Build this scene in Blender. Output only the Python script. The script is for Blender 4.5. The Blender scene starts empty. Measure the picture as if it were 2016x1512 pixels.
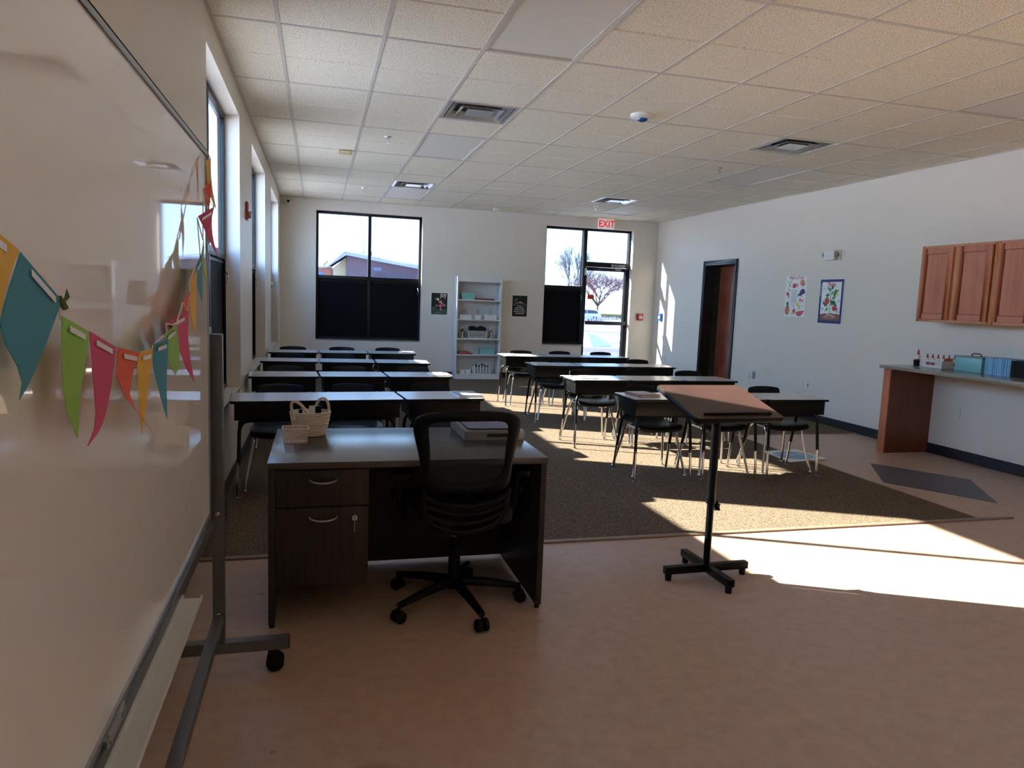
import bpy, math, random
from mathutils import Vector, Matrix
random.seed(7)
C = bpy.context.scene.collection
S = bpy.context.scene
PI = math.pi

# ------------------------------------------------------------------ camera, world, sun, exposure
CAMX, CAMZ = 0.595, 1.42
XR, YB, HC, XL, YF = 6.782, 12.682, 2.966, -0.015, -4.6
cam = bpy.data.cameras.new('camera'); camo = bpy.data.objects.new('camera', cam); C.objects.link(camo)
_r = Vector((0.9655547, -0.2573964, 0.0380946)); _u = Vector((-0.0067582, 0.1215474, 0.9925626)); _F = Vector((0.2601124, 0.958631, -0.1156212))
M = Matrix((( _r.x, _u.x, -_F.x, CAMX), (_r.y, _u.y, -_F.y, 0.0), (_r.z, _u.z, -_F.z, CAMZ), (0, 0, 0, 1)))
camo.matrix_world = M
cam.sensor_fit = 'HORIZONTAL'; cam.sensor_width = 36.0; cam.lens = 1421.504 / 2016.0 * 36.0
cam.clip_start = 0.02; cam.clip_end = 900
S.camera = camo

SUN_DIR = Vector((1.0, -0.471, -0.571))
sl = bpy.data.lights.new('sun', 'SUN'); sl.energy = 15.5; sl.color = (1.0, 0.94, 0.86); sl.angle = math.radians(0.6)
so = bpy.data.objects.new('sun', sl); C.objects.link(so); so.location = (-20, 15, 14)
so.rotation_euler = SUN_DIR.to_track_quat('-Z', 'Y').to_euler()

W = bpy.data.worlds.new('sky'); S.world = W; W.use_nodes = True
nt = W.node_tree; nt.nodes.clear()
out = nt.nodes.new('ShaderNodeOutputWorld'); bg = nt.nodes.new('ShaderNodeBackground')
tc = nt.nodes.new('ShaderNodeTexCoord'); sx = nt.nodes.new('ShaderNodeSeparateXYZ'); cr = nt.nodes.new('ShaderNodeValToRGB')
nt.links.new(tc.outputs['Generated'], sx.inputs[0]); nt.links.new(sx.outputs['Z'], cr.inputs[0])
nt.links.new(cr.outputs[0], bg.inputs[0]); nt.links.new(bg.outputs[0], out.inputs[0])
els = cr.color_ramp.elements
els[0].position = 0.0; els[0].color = (0.52, 0.74, 1.0, 1)
els[1].position = 1.0; els[1].color = (0.12, 0.30, 0.80, 1)
for p_, c_ in ((0.03, (0.49, 0.72, 1.0, 1)), (0.14, (0.42, 0.66, 1.0, 1)), (0.35, (0.30, 0.54, 0.98, 1)), (0.6, (0.18, 0.40, 0.90, 1))):
    e = els.new(p_); e.color = c_
bg.inputs[1].default_value = 3.1
S.view_settings.view_transform = 'Standard'; S.view_settings.look = 'None'
S.view_settings.gamma = 1.0; S.view_settings.use_curve_mapping = False
S.view_settings.exposure = 1.9
try:
    S.cycles.max_bounces = 14; S.cycles.diffuse_bounces = 10; S.cycles.glossy_bounces = 4; S.cycles.transparent_max_bounces = 12
    S.cycles.use_denoising = True; S.cycles.sample_clamp_indirect = 8.0
except Exception:
    pass

# ------------------------------------------------------------------ materials
def lin(c):
    return tuple(((v / 255.0) / 12.92 if v <= 10 else (((v / 255.0) + 0.055) / 1.055) ** 2.4) for v in c)
_mats = {}
def mat(name, col, rough=0.6, metal=0.0, noise=0.04, scale=8.0, bump=0.0, bscale=200.0, spec=0.5, coat=0.0):
    """principled material, colour in sRGB 0-255, with a slight procedural variation"""
    if name in _mats: return _mats[name]
    m = bpy.data.materials.new(name); m.use_nodes = True; n = m.node_tree.nodes; l = m.node_tree.links
    b = n['Principled BSDF']; c = lin(col)
    b.inputs['Roughness'].default_value = rough; b.inputs['Metallic'].default_value = metal
    b.inputs['Specular IOR Level'].default_value = spec; b.inputs['Coat Weight'].default_value = coat
    if coat: b.inputs['Coat Roughness'].default_value = 0.05
    t = n.new('ShaderNodeTexCoord'); nz = n.new('ShaderNodeTexNoise'); nz.inputs['Scale'].default_value = scale; nz.inputs['Detail'].default_value = 4
    l.new(t.outputs['Object'], nz.inputs['Vector'])
    mx = n.new('ShaderNodeMix'); mx.data_type = 'RGBA'
    mx.inputs[6].default_value = tuple(max(0, v * (1 - noise)) for v in c) + (1,)
    mx.inputs[7].default_value = tuple(min(1, v * (1 + noise)) for v in c) + (1,)
    l.new(nz.outputs['Fac'], mx.inputs[0]); l.new(mx.outputs[2], b.inputs['Base Color'])
    if bump:
        n2 = n.new('ShaderNodeTexNoise'); n2.inputs['Scale'].default_value = bscale; n2.inputs['Detail'].default_value = 3
        l.new(t.outputs['Object'], n2.inputs['Vector'])
        bp = n.new('ShaderNodeBump'); bp.inputs['Strength'].default_value = bump; bp.inputs['Distance'].default_value = 0.002
        l.new(n2.outputs['Fac'], bp.inputs['Height']); l.new(bp.outputs[0], b.inputs['Normal'])
    _mats[name] = m
    return m

def wood(name, c1, c2, axis='z', scale=1.0, rough=0.4, fine=60.0, dist=2.0, spec=0.5):
    if name in _mats: return _mats[name]
    m = bpy.data.materials.new(name); m.use_nodes = True; n = m.node_tree.nodes; l = m.node_tree.links
    b = n['Principled BSDF']; b.inputs['Roughness'].default_value = rough; b.inputs['Specular IOR Level'].default_value = spec
    t = n.new('ShaderNodeTexCoord'); mp = n.new('ShaderNodeMapping')
    s = {'x': (0.06, 1, 1), 'y': (1, 0.06, 1), 'z': (1, 1, 0.06)}[axis]
    mp.inputs['Scale'].default_value = tuple(v * fine * scale for v in s)
    l.new(t.outputs['Object'], mp.inputs[0])
    nz = n.new('ShaderNodeTexNoise'); nz.inputs['Scale'].default_value = 1.0; nz.inputs['Detail'].default_value = 5; nz.inputs['Distortion'].default_value = dist * 0.2
    l.new(mp.outputs[0], nz.inputs['Vector'])
    n2 = n.new('ShaderNodeTexNoise'); n2.inputs['Scale'].default_value = 3.0; l.new(t.outputs['Object'], n2.inputs['Vector'])
    ad = n.new('ShaderNodeMath'); ad.operation = 'MULTIPLY_ADD'; ad.inputs[1].default_value = 0.5
    l.new(n2.outputs['Fac'], ad.inputs[0])
    hf = n.new('ShaderNodeMath'); hf.operation = 'MULTIPLY'; hf.inputs[1].default_value = 0.5; l.new(nz.outputs['Fac'], hf.inputs[0]); l.new(hf.outputs[0], ad.inputs[2])
    r = n.new('ShaderNodeValToRGB'); r.color_ramp.elements[0].position = 0.35; r.color_ramp.elements[1].position = 0.65
    r.color_ramp.elements[0].color = lin(c1) + (1,); r.color_ramp.elements[1].color = lin(c2) + (1,)
    l.new(ad.outputs[0], r.inputs[0]); l.new(r.outputs[0], b.inputs['Base Color'])
    _mats[name] = m
    return m

def glass(name='window_glass', tint=(0.95, 0.97, 0.97)):
    """thin pane: tinted transmission, mirror reflection growing towards grazing on both faces"""
    if name in _mats: return _mats[name]
    m = bpy.data.materials.new(name); m.use_nodes = True; n = m.node_tree.nodes; l = m.node_tree.links; n.clear()
    o = n.new('ShaderNodeOutputMaterial'); tr = n.new('ShaderNodeBsdfTransparent'); gl = n.new('ShaderNodeBsdfGlossy'); mx = n.new('ShaderNodeMixShader')
    lw = n.new('ShaderNodeLayerWeight'); lw.inputs[0].default_value = 0.5; pw = n.new('ShaderNodeMath'); pw.operation = 'POWER'; pw.inputs[1].default_value = 5.0
    ma = n.new('ShaderNodeMath'); ma.operation = 'MULTIPLY_ADD'; ma.inputs[1].default_value = 0.55; ma.inputs[2].default_value = 0.03
    l.new(lw.outputs['Facing'], pw.inputs[0]); l.new(pw.outputs[0], ma.inputs[0])
    tr.inputs[0].default_value = tint + (1,); gl.inputs['Roughness'].default_value = 0.01; gl.inputs[0].default_value = (0.85, 0.9, 0.9, 1)
    l.new(ma.outputs[0], mx.inputs[0]); l.new(tr.outputs[0], mx.inputs[1]); l.new(gl.outputs[0], mx.inputs[2]); l.new(mx.outputs[0], o.inputs[0])
    _mats[name] = m
    return m

def ramp_mat(name, tex, stops, rough=0.6, mapping=(1, 1, 1), extra=None, spec=0.5):
    m = bpy.data.materials.new(name); m.use_nodes = True; n = m.node_tree.nodes; l = m.node_tree.links
    b = n['Principled BSDF']; b.inputs['Roughness'].default_value = rough; b.inputs['Specular IOR Level'].default_value = spec
    t = n.new('ShaderNodeTexCoord'); mp = n.new('ShaderNodeMapping'); mp.inputs['Scale'].default_value = mapping
    l.new(t.outputs['Object'], mp.inputs[0])
    nz = n.new(tex); l.new(mp.outputs[0], nz.inputs['Vector'])
    r = n.new('ShaderNodeValToRGB'); el = r.color_ramp.elements
    el[0].position, el[0].color = stops[0][0], lin(stops[0][1]) + (1,)
    el[1].position, el[1].color = stops[-1][0], lin(stops[-1][1]) + (1,)
    for p_, c_ in stops[1:-1]:
        e_ = el.new(p_); e_.color = lin(c_) + (1,)
    l.new(nz.outputs['Fac' if tex == 'ShaderNodeTexNoise' else 0], r.inputs[0]); l.new(r.outputs[0], b.inputs['Base Color'])
    _mats[name] = m
    return m, n, l, b, nz, r, t, mp

# wall paint
WALL = mat('wall_paint', (224, 216, 203), 0.42, noise=0.015, scale=2.0, bump=0.12, bscale=350, spec=0.4)
REVEAL = mat('reveal_paint', (216, 210, 200), 0.5, noise=0.01, scale=3.0, bump=0.06, bscale=300)
BLACKFR = mat('black_aluminium', (14, 15, 18), 0.38, 0.3, noise=0.08)
BLACKPANEL = mat('black_panel', (8, 9, 14), 0.6, spec=0.12, noise=0.12, scale=4)
GLASS = glass()
GLASSB = glass('grey_dimming_glass', (0.55, 0.56, 0.57))   # tint put in to dim the view outside; box panes have two faces, so about 0.3 in all
BASEB = mat('baseboard_vinyl', (26, 28, 36), 0.45)
CHROME = mat('chrome', (205, 205, 205), 0.16, 1.0, noise=0.02)
STEEL = mat('brushed_steel', (170, 170, 168), 0.32, 1.0, noise=0.05)
ALU = mat('satin_aluminium', (160, 162, 162), 0.38, 0.85, noise=0.04)
ALUG = mat('grey_painted_steel', (100, 100, 100), 0.4, 0.35, noise=0.04)
BLACKPL = mat('black_plastic', (9, 10, 13), 0.42, noise=0.1, spec=0.25)
BLACKMET = mat('black_powder_coat', (7, 7, 8), 0.36, noise=0.1, spec=0.22)
WHITEPL = mat('white_plastic', (226, 226, 220), 0.4, noise=0.02)
WHITE = mat('white_paint', (222, 222, 220), 0.45, noise=0.02)
REDPL = mat('red_plastic', (190, 30, 32), 0.4)
PAPER = mat('paper', (232, 232, 226), 0.7, noise=0.02)

# linoleum: brownish beige with mottling, faint spots and a few scuffs
LINO, n, l, b, nz, r, t, mp = ramp_mat('linoleum', 'ShaderNodeTexNoise', [(0.3, (178, 150, 128)), (0.5, (188, 160, 138)), (0.7, (197, 170, 148))], 0.4, (3.0, 3.0, 3.0))
nz.inputs['Detail'].default_value = 8; nz.inputs['Roughness'].default_value = 0.65
vz = n.new('ShaderNodeTexVoronoi'); vz.inputs['Scale'].default_value = 3.2; l.new(t.outputs['Object'], vz.inputs['Vector'])
vr = n.new('ShaderNodeValToRGB'); vr.color_ramp.elements[0].position = 0.045; vr.color_ramp.elements[0].color = (0.68, 0.65, 0.63, 1); vr.color_ramp.elements[1].position = 0.075; vr.color_ramp.elements[1].color = (1, 1, 1, 1)
l.new(vz.outputs['Distance'], vr.inputs[0])
ms = n.new('ShaderNodeMix'); ms.data_type = 'RGBA'; ms.blend_type = 'MULTIPLY'; ms.inputs[0].default_value = 1.0
l.new(r.outputs[0], ms.inputs[6]); l.new(vr.outputs[0], ms.inputs[7])
# a damp-looking stain near the whiteboard foot and a small yellow drop
def blob(cx, cy, rad, col, prev, soft=0.5, fs=(1, 1)):
    sb = n.new('ShaderNodeMapping'); sb.inputs['Location'].default_value = (-cx * fs[0], -cy * fs[1], 0); sb.inputs['Scale'].default_value = (fs[0], fs[1], 0)
    l.new(t.outputs['Object'], sb.inputs[0])
    ln = n.new('ShaderNodeVectorMath'); ln.operation = 'LENGTH'; l.new(sb.outputs[0], ln.inputs[0])
    n3 = n.new('ShaderNodeTexNoise'); n3.inputs['Scale'].default_value = 9; n3.inputs['Detail'].default_value = 5; l.new(t.outputs['Object'], n3.inputs['Vector'])
    ad = n.new('ShaderNodeMath'); ad.operation = 'MULTIPLY_ADD'; ad.inputs[1].default_value = rad * 1.6; l.new(n3.outputs['Fac'], ad.inputs[0]); l.new(ln.outputs['Value'], ad.inputs[2])
    rr = n.new('ShaderNodeMapRange'); rr.inputs['From Min'].default_value = rad * 1.55; rr.inputs['From Max'].default_value = rad * 1.55 * (1 + soft * 0.3); rr.inputs['To Min'].default_value = 1; rr.inputs['To Max'].default_value = 0
    l.new(ad.outputs[0], rr.inputs['Value'])
    mm = n.new('ShaderNodeMix'); mm.data_type = 'RGBA'; mm.blend_type = 'MULTIPLY'; l.new(rr.outputs[0], mm.inputs[0]); l.new(prev, mm.inputs[6]); mm.inputs[7].default_value = col + (1,)
    return mm.outputs[2]
o_ = blob(0.62, 2.02, 0.12, (0.80, 0.76, 0.73), ms.outputs[2], 0.6, (0.55, 1.6))
o_ = blob(0.47, 2.20, 0.012, (0.85, 0.62, 0.3), o_, 0.3)
l.new(o_, b.inputs['Base Color'])
bp = n.new('ShaderNodeBump'); bp.inputs['Strength'].default_value = 0.05; bp.inputs['Distance'].default_value = 0.002; l.new(nz.outputs['Fac'], bp.inputs['Height']); l.new(bp.outputs[0], b.inputs['Normal'])

# carpet: short looped pile in brown and grey, with faint squares turned a quarter
CARPET, n, l, b, nz, r, t, mp = ramp_mat('carpet', 'ShaderNodeTexNoise', [(0.34, (58, 48, 39)), (0.5, (104, 89, 72)), (0.66, (152, 134, 110))], 0.95, (1, 1, 1), spec=0.1)
nz.inputs['Scale'].default_value = 190; nz.inputs['Detail'].default_value = 2
wv = n.new('ShaderNodeTexWave'); wv.inputs['Scale'].default_value = 28; wv.inputs['Distortion'].default_value = 1.5; wv.bands_direction = 'DIAGONAL'; l.new(t.outputs['Object'], wv.inputs['Vector'])
mw = n.new('ShaderNodeMix'); mw.data_type = 'RGBA'; mw.blend_type = 'MULTIPLY'; mw.inputs[0].default_value = 0.3
l.new(r.outputs[0], mw.inputs[6]); l.new(wv.outputs['Color'], mw.inputs[7]); l.new(mw.outputs[2], b.inputs['Base Color'])
bp = n.new('ShaderNodeBump'); bp.inputs['Strength'].default_value = 0.6; bp.inputs['Distance'].default_value = 0.003; l.new(nz.outputs['Fac'], bp.inputs['Height']); l.new(bp.outputs[0], b.inputs['Normal'])

# ceiling tile: white mineral fibre with pinholes
TILE, n, l, b, nz, r, t, mp = ramp_mat('ceiling_tile', 'ShaderNodeTexNoise', [(0.36, (150, 144, 132)), (0.42, (238, 231, 212)), (0.7, (245, 239, 223))], 0.9, (1, 1, 1), spec=0.2)
nz.inputs['Scale'].default_value = 150; nz.inputs['Detail'].default_value = 2
bp = n.new('ShaderNodeBump'); bp.inputs['Strength'].default_value = 0.3; bp.inputs['Distance'].default_value = 0.002; l.new(nz.outputs['Fac'], bp.inputs['Height']); l.new(bp.outputs[0], b.inputs['Normal'])
GRID = mat('ceiling_grid_paint', (206, 202, 194), 0.6, noise=0.01, spec=0.2)
BOARD = mat('whiteboard_enamel', (238, 234, 228), 0.035, noise=0.02, scale=1.5, spec=0.75)
DESKTOP = mat('grey_laminate', (188, 186, 180), 0.22, noise=0.03, scale=30, spec=0.4)
DARKWOOD = wood('dark_wood_laminate', (44, 37, 33), (62, 53, 48), 'z', 1.0, 0.4, spec=0.25)
DARKTOP = wood('dark_wood_top', (50, 44, 40), (72, 63, 58), 'x', 1.0, 0.22, spec=0.9)
CABWOOD = wood('cabinet_maple', (176, 104, 74), (200, 126, 92), 'z', 0.35, 0.4, spec=0.3)
CABWOODE = wood('cabinet_edge', (186, 120, 78), (206, 142, 98), 'z', 0.35, 0.4)
PANELWOOD = wood('brown_panel', (96, 50, 34), (122, 66, 44), 'z', 0.4, 0.35)
DOORWOOD = wood('door_veneer', (124, 62, 46), (150, 82, 60), 'z', 0.5, 0.22)
LECTWOOD = wood('lectern_laminate', (54, 40, 36), (76, 52, 45), 'x', 1.2, 0.35)
COUNTER = mat('grey_counter', (138, 132, 122), 0.2, noise=0.06, scale=120, spec=0.6)

# ------------------------------------------------------------------ mesh helpers
class MB:
    def __init__(s): s.v = []; s.f = []; s.m = []; s.cur = 0
    def mi(s, i): s.cur = i; return s
    def _add(s, vs, fs):
        o = len(s.v); s.v += [tuple(v) for v in vs]
        for f in fs: s.f.append(tuple(o + i for i in f)); s.m.append(s.cur)
    def box(s, x0, x1, y0, y1, z0, z1):
        s._add([(x0,y0,z0),(x1,y0,z0),(x1,y1,z0),(x0,y1,z0),(x0,y0,z1),(x1,y0,z1),(x1,y1,z1),(x0,y1,z1)],
               [(3,2,1,0),(4,5,6,7),(0,1,5,4),(1,2,6,5),(2,3,7,6),(3,0,4,7)]); return s
    def poly(s, pts): s._add(pts, [tuple(range(len(pts)))]); return s
    def prism(s, pts, a, b, axis='z'):
        """pts 2D outline extruded between a and b along an axis"""
        def P(p, h): return {'z': (p[0], p[1], h), 'y': (p[0], h, p[1]), 'x': (h, p[0], p[1])}[axis]
        n = len(pts)
        s._add([P(p, a) for p in pts] + [P(p, b) for p in pts],
               [tuple(range(n))[::-1], tuple(range(n, 2*n))] + [(i, (i+1) % n, n + (i+1) % n, n + i) for i in range(n)]); return s
    def tube(s, path, r, n=10, cap=True):
        path = [Vector(p) for p in path]; rs = r if isinstance(r, (list, tuple)) else [r]*len(path)
        t0 = (path[1]-path[0]).normalized(); ref = Vector((0,0,1)) if abs(t0.z) < 0.9 else Vector((1,0,0))
        nrm = t0.cross(ref).normalized(); vs = []; K = len(path)
        for i, p in enumerate(path):
            t = (path[min(i+1, K-1)] - path[max(i-1, 0)]).normalized()
            nrm = (nrm - t*nrm.dot(t)).normalized(); bi = t.cross(nrm)
            for k in range(n):
                a = 2*PI*k/n; vs.append(p + (nrm*math.cos(a) + bi*math.sin(a))*rs[i])
        fs = [(i*n+k, i*n+(k+1) % n, (i+1)*n+(k+1) % n, (i+1)*n+k) for i in range(K-1) for k in range(n)]
        if cap: fs += [tuple(range(n))[::-1], tuple((K-1)*n+k for k in range(n))]
        s._add(vs, fs); return s
    def lathe(s, prof, c=(0,0,0), n=20, axis='z', cap=True):
        vs = []
        for r, h in prof:
            for k in range(n):
                a = 2*PI*k/n; u, w = r*math.cos(a), r*math.sin(a)
                vs.append({'z': (c[0]+u, c[1]+w, c[2]+h), 'y': (c[0]+u, c[1]+h, c[2]+w), 'x': (c[0]+h, c[1]+u, c[2]+w)}[axis])
        K = len(prof)
        fs = [(i*n+k, i*n+(k+1) % n, (i+1)*n+(k+1) % n, (i+1)*n+k) for i in range(K-1) for k in range(n)]
        if cap: fs += [tuple(range(n))[::-1], tuple((K-1)*n+k for k in range(n))]
        s._add(vs, fs); return s
    def grid(s, rows):
        """rows of equal length of 3D points"""
        a = len(rows[0]); s._add([p for r_ in rows for p in r_], [(i*a+k, i*a+k+1, (i+1)*a+k+1, (i+1)*a+k) for i in range(len(rows)-1) for k in range(a-1)]); return s
    def text(s, body, size, place, align='CENTER', bold=0.0):
        cu = bpy.data.curves.new('t', 'FONT'); cu.body = body; cu.size = size; cu.align_x = align; cu.offset = bold
        ob = bpy.data.objects.new('t', cu); me = bpy.data.meshes.new_from_object(ob)
        s._add([place(v.co.x, v.co.y) for v in me.vertices], [tuple(p.vertices) for p in me.polygons])
        bpy.data.objects.remove(ob); bpy.data.meshes.remove(me); bpy.data.curves.remove(cu); return s
    def build(s, name, mats, parent=None, smooth=False, bevel=0.0, seg=2, xf=None, solid=0.0, sub=0):
        me = bpy.data.meshes.new(name); vs = [tuple(xf @ Vector(v)) for v in s.v] if xf else s.v
        me.from_pydata(vs, [], s.f)
        for m_ in (mats if isinstance(mats, (list, tuple)) else [mats]): me.materials.append(m_)
        for p, i in zip(me.polygons, s.m): p.material_index = min(i, len(me.materials)-1)
        me.update(); import bmesh
        bm = bmesh.new(); bm.from_mesh(me)
        bmesh.ops.recalc_face_normals(bm, faces=bm.faces)
        if bevel > 0:
            bmesh.ops.remove_doubles(bm, verts=bm.verts, dist=1e-6)
            ed = [e for e in bm.edges if len(e.link_faces) == 2 and e.calc_face_angle(0) > 0.6]
            bmesh.ops.bevel(bm, geom=ed, offset=bevel, segments=seg, affect='EDGES', clamp_overlap=True, profile=0.6)
        if smooth or bevel > 0:
            for f in bm.faces: f.smooth = True
            for e in bm.edges:
                if len(e.link_faces) == 2 and e.calc_face_angle(0) > 0.7: e.smooth = False
        bm.to_mesh(me); bm.free()
        o = bpy.data.objects.new(name, me); C.objects.link(o)
        if parent: o.parent = parent
        if solid:
            md = o.modifiers.new('thickness', 'SOLIDIFY'); md.thickness = solid; md.offset = 0
        if sub:
            md = o.modifiers.new('smooth', 'SUBSURF'); md.levels = sub; md.render_levels = sub
        return o

def arc(c, r, a0, a1, n=6):
    return [(c[0]+r*math.cos(a0+(a1-a0)*i/n), c[1]+r*math.sin(a0+(a1-a0)*i/n)) for i in range(n+1)]
def rrect(x0, x1, y0, y1, r, n=5):
    return arc((x1-r, y1-r), r, 0, PI/2, n) + arc((x0+r, y1-r), r, PI/2, PI, n) + arc((x0+r, y0+r), r, PI, 1.5*PI, n) + arc((x1-r, y0+r), r, 1.5*PI, 2*PI, n)
def bez(p0, p1, p2, n=6):
    p0, p1, p2 = Vector(p0), Vector(p1), Vector(p2)
    return [((1-t)**2*p0 + 2*t*(1-t)*p1 + t*t*p2) for t in [i/n for i in range(n+1)]]
def thing(name, label, cat, loc=(0,0,0), rz=0.0, group=None):
    o = bpy.data.objects.new(name, None); C.objects.link(o); o.empty_display_size = 0.1
    o.location = loc; o.rotation_euler = (0, 0, rz); o['label'] = label; o['category'] = cat
    if group: o['group'] = group
    return o
def tag(o, label, cat, group=None, kind=None):
    o['label'] = label; o['category'] = cat
    if group: o['group'] = group
    if kind: o['kind'] = kind
    return o
def struct(o, label=None):
    o['kind'] = 'structure'
    if label: o['label'] = label
    return o
def sempty(name, label=None):
    o = bpy.data.objects.new(name, None); C.objects.link(o); return struct(o, label)
def copy_tree(o, parent=None):
    c = o.copy(); C.objects.link(c)
    if parent: c.parent = parent
    for ch in [q for q in bpy.data.objects if q.parent == o and q is not c]: copy_tree(ch, c)
    return c
def dup(root, loc, rz, label):
    c = copy_tree(root); c.location = loc; c.rotation_euler = (0, 0, rz); c['label'] = label
    return c

# ------------------------------------------------------------------ room shell
def wall_mesh(u0, u1, z0, z1, openings, put):
    """wall as a block with rectangular openings; put(u0,u1,z0,z1) adds a box"""
    us = sorted({u0, u1} | {v for o in openings for v in o[:2]}); zs = sorted({z0, z1} | {v for o in openings for v in o[2:]})
    for a, b_ in zip(us, us[1:]):
        run = None
        for c_, d_ in zip(zs, zs[1:]):
            hole = any(o[0] <= a + 1e-6 and o[1] >= b_ - 1e-6 and o[2] <= c_ + 1e-6 and o[3] >= d_ - 1e-6 for o in openings)
            if hole:
                if run: put(a, b_, *run); run = None
            else: run = (run[0], d_) if run else (c_, d_)
        if run: put(a, b_, *run)
TH = 0.22
LW = [(4.50, 6.28, 0.62, 2.78), (7.37, 9.15, 0.62, 2.78), (10.24, 12.02, 0.62, 2.78), (-1.30, 0.53, 0.62, 2.78)]  # last window is unseen, added to light the foreground
FW = []   # the room goes on behind the camera; its only window is the added one on the left
BW = [(0.555, 2.335, 0.635, 2.785), (4.575, 5.35, 0.635, 2.785), (5.35, 6.285, 0.0, 2.785)]
m = MB(); wall_mesh(YF, YB, -0.1, HC + 0.3, LW, lambda a, b_, c_, d_: m.box(XL - 0.17, XL, a, b_, c_, d_)); struct(m.build('wall_left', WALL))
m = MB(); wall_mesh(XL - TH, XR + TH, -0.1, HC + 0.3, BW, lambda a, b_, c_, d_: m.box(a, b_, YB, YB + TH, c_, d_)); struct(m.build('wall_back', WALL))
RD = (9.93, 10.87, 0.0, 2.13)
m = MB(); wall_mesh(YF, YB, -0.1, HC + 0.3, [(RD[0], RD[1], -0.0, RD[3])], lambda a, b_, c_, d_: m.box(XR, XR + 0.16, a, b_, c_, d_)); struct(m.build('wall_right', WALL))
m = MB(); wall_mesh(XL - TH, XR + TH, -0.1, HC + 0.3, FW, lambda a, b_, c_, d_: m.box(a, b_, YF - TH, YF, c_, d_)); struct(m.build('wall_front', WALL))
m = MB(); m.box(XL - TH, XR + TH, YF - TH, YB + TH, -0.25, 0.0); struct(m.build('floor', LINO))
m = MB(); m.prism([(XL, 3.955), (5.122, 3.955), (5.128, 7.11), (XR, 7.11), (XR, YB), (XL, YB)], 0.0, 0.008); struct(m.build('floor_carpet', CARPET))
STRIP = mat('floor_edge_strip', (140, 116, 98), 0.4)
m = MB(); m.box(XL, 5.42, 3.915, 3.955, 0, 0.011); struct(m.build('trim_1', STRIP, bevel=0.003))
m = MB(); m.prism([(5.122, 3.95), (5.140, 3.95), (5.146, 7.125), (5.128, 7.125)], 0, 0.010); struct(m.build('trim_2', STRIP))
m = MB(); m.box(5.146, XR, 7.095, 7.112, 0, 0.010); struct(m.build('trim_3', STRIP))
m = MB(); m.prism([(5.702, 5.649), (5.244, 4.971), (5.687, 4.278), (6.161, 4.967)], 0.0, 0.0012); struct(m.build('floor_inlay', mat('grey_linoleum', (88, 84, 92), 0.4, noise=0.08, scale=25)))
# baseboards
def bb(name, x0, x1, y0, y1):
    m = MB(); m.box(x0, x1, y0, y1, 0, 0.105); return struct(m.build(name, BASEB, bevel=0.002))
o = bb('baseboard_left', XL, XL + 0.008, YF, YB)
m = MB()
for a, b_ in ((XL, 5.31), (6.32, XR)): m.box(a, b_, YB - 0.008, YB, 0, 0.105)
struct(m.build('baseboard_back', BASEB))
m = MB()
for a, b_ in ((YF, 6.08), (6.2, RD[0] - 0.05), (RD[1] + 0.05, YB)): m.box(XR - 0.008, XR, a, b_, 0, 0.105)
struct(m.build('baseboard_right', BASEB))

# ceiling: fields 0.61 m square with eased edges, tee grid below
GX0, GY0, T = 0.360, 4.634, 0.6096
LIGHTS = [(2, -2), (2, 4), (2, 10), (8, -2), (8, 4), (8, 10), (2, -8), (8, -8)]   # column, first row (each covers two rows)
VENTS = [(2, 2), (2, 9), (7, 2), (7, 9)]
cut = set()
for c_, k in LIGHTS: cut |= {(c_, k), (c_, k + 1)}
cut |= set(VENTS)
m = MB()
for i in range(-1, 11):
    x0 = max(XL, GX0 + i*T); x1 = min(XR, GX0 + (i+1)*T)
    for k in range(-16, 14):
        y0 = max(YF, GY0 + k*T); y1 = min(YB, GY0 + (k+1)*T)
        if y1 <= y0 or (i, k) in cut: continue
        e, h = 0.012, 0.006
        # second-look tiles: rounded shoulders at every 0.61 m
        m._add([(x0, y0, HC+h), (x1, y0, HC+h), (x1, y1, HC+h), (x0, y1, HC+h), (x0+e, y0+e, HC), (x1-e, y0+e, HC), (x1-e, y1-e, HC), (x0+e, y1-e, HC)],
               [(0,1,5,4), (1,2,6,5), (2,3,7,6), (3,0,4,7), (4,5,6,7)])
m.box(XL - TH, XR + TH, YF - TH, YB + TH, HC + 0.3, HC + 0.4)
struct(m.build('ceiling', TILE))
m = MB(); w = 0.012
for i in range(0, 11):
    x = GX0 + i*T; m.box(x - w, x + w, YF, YB, HC - 0.003, HC + 0.02)
for k in range(-16, 14, 2):
    y = GY0 + k*T
    if y < YF: continue
    xs = [XL] + [GX0 + i*T for i in range(0, 11)] + [XR]
    for a, b_ in zip(xs, xs[1:]): m.box(a + (w if a > XL else 0), b_ - (w if b_ < XR else 0), y - w, y + w, HC - 0.003, HC + 0.02)
for c_, k in VENTS:
    for kk in (k, k + 1):
        if kk % 2: y = GY0 + kk*T; m.box(GX0 + c_*T + w, GX0 + (c_+1)*T - w, y - w, y + w, HC - 0.003, HC + 0.02)
for a, b_, c_, d_ in ((XL, XL + 0.022, YF, YB), (XR - 0.022, XR, YF, YB), (XL + 0.022, XR - 0.022, YB - 0.022, YB)): m.box(a, b_, c_, d_, HC - 0.004, HC + 0.02)
struct(m.build('trim_4', GRID))

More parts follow.
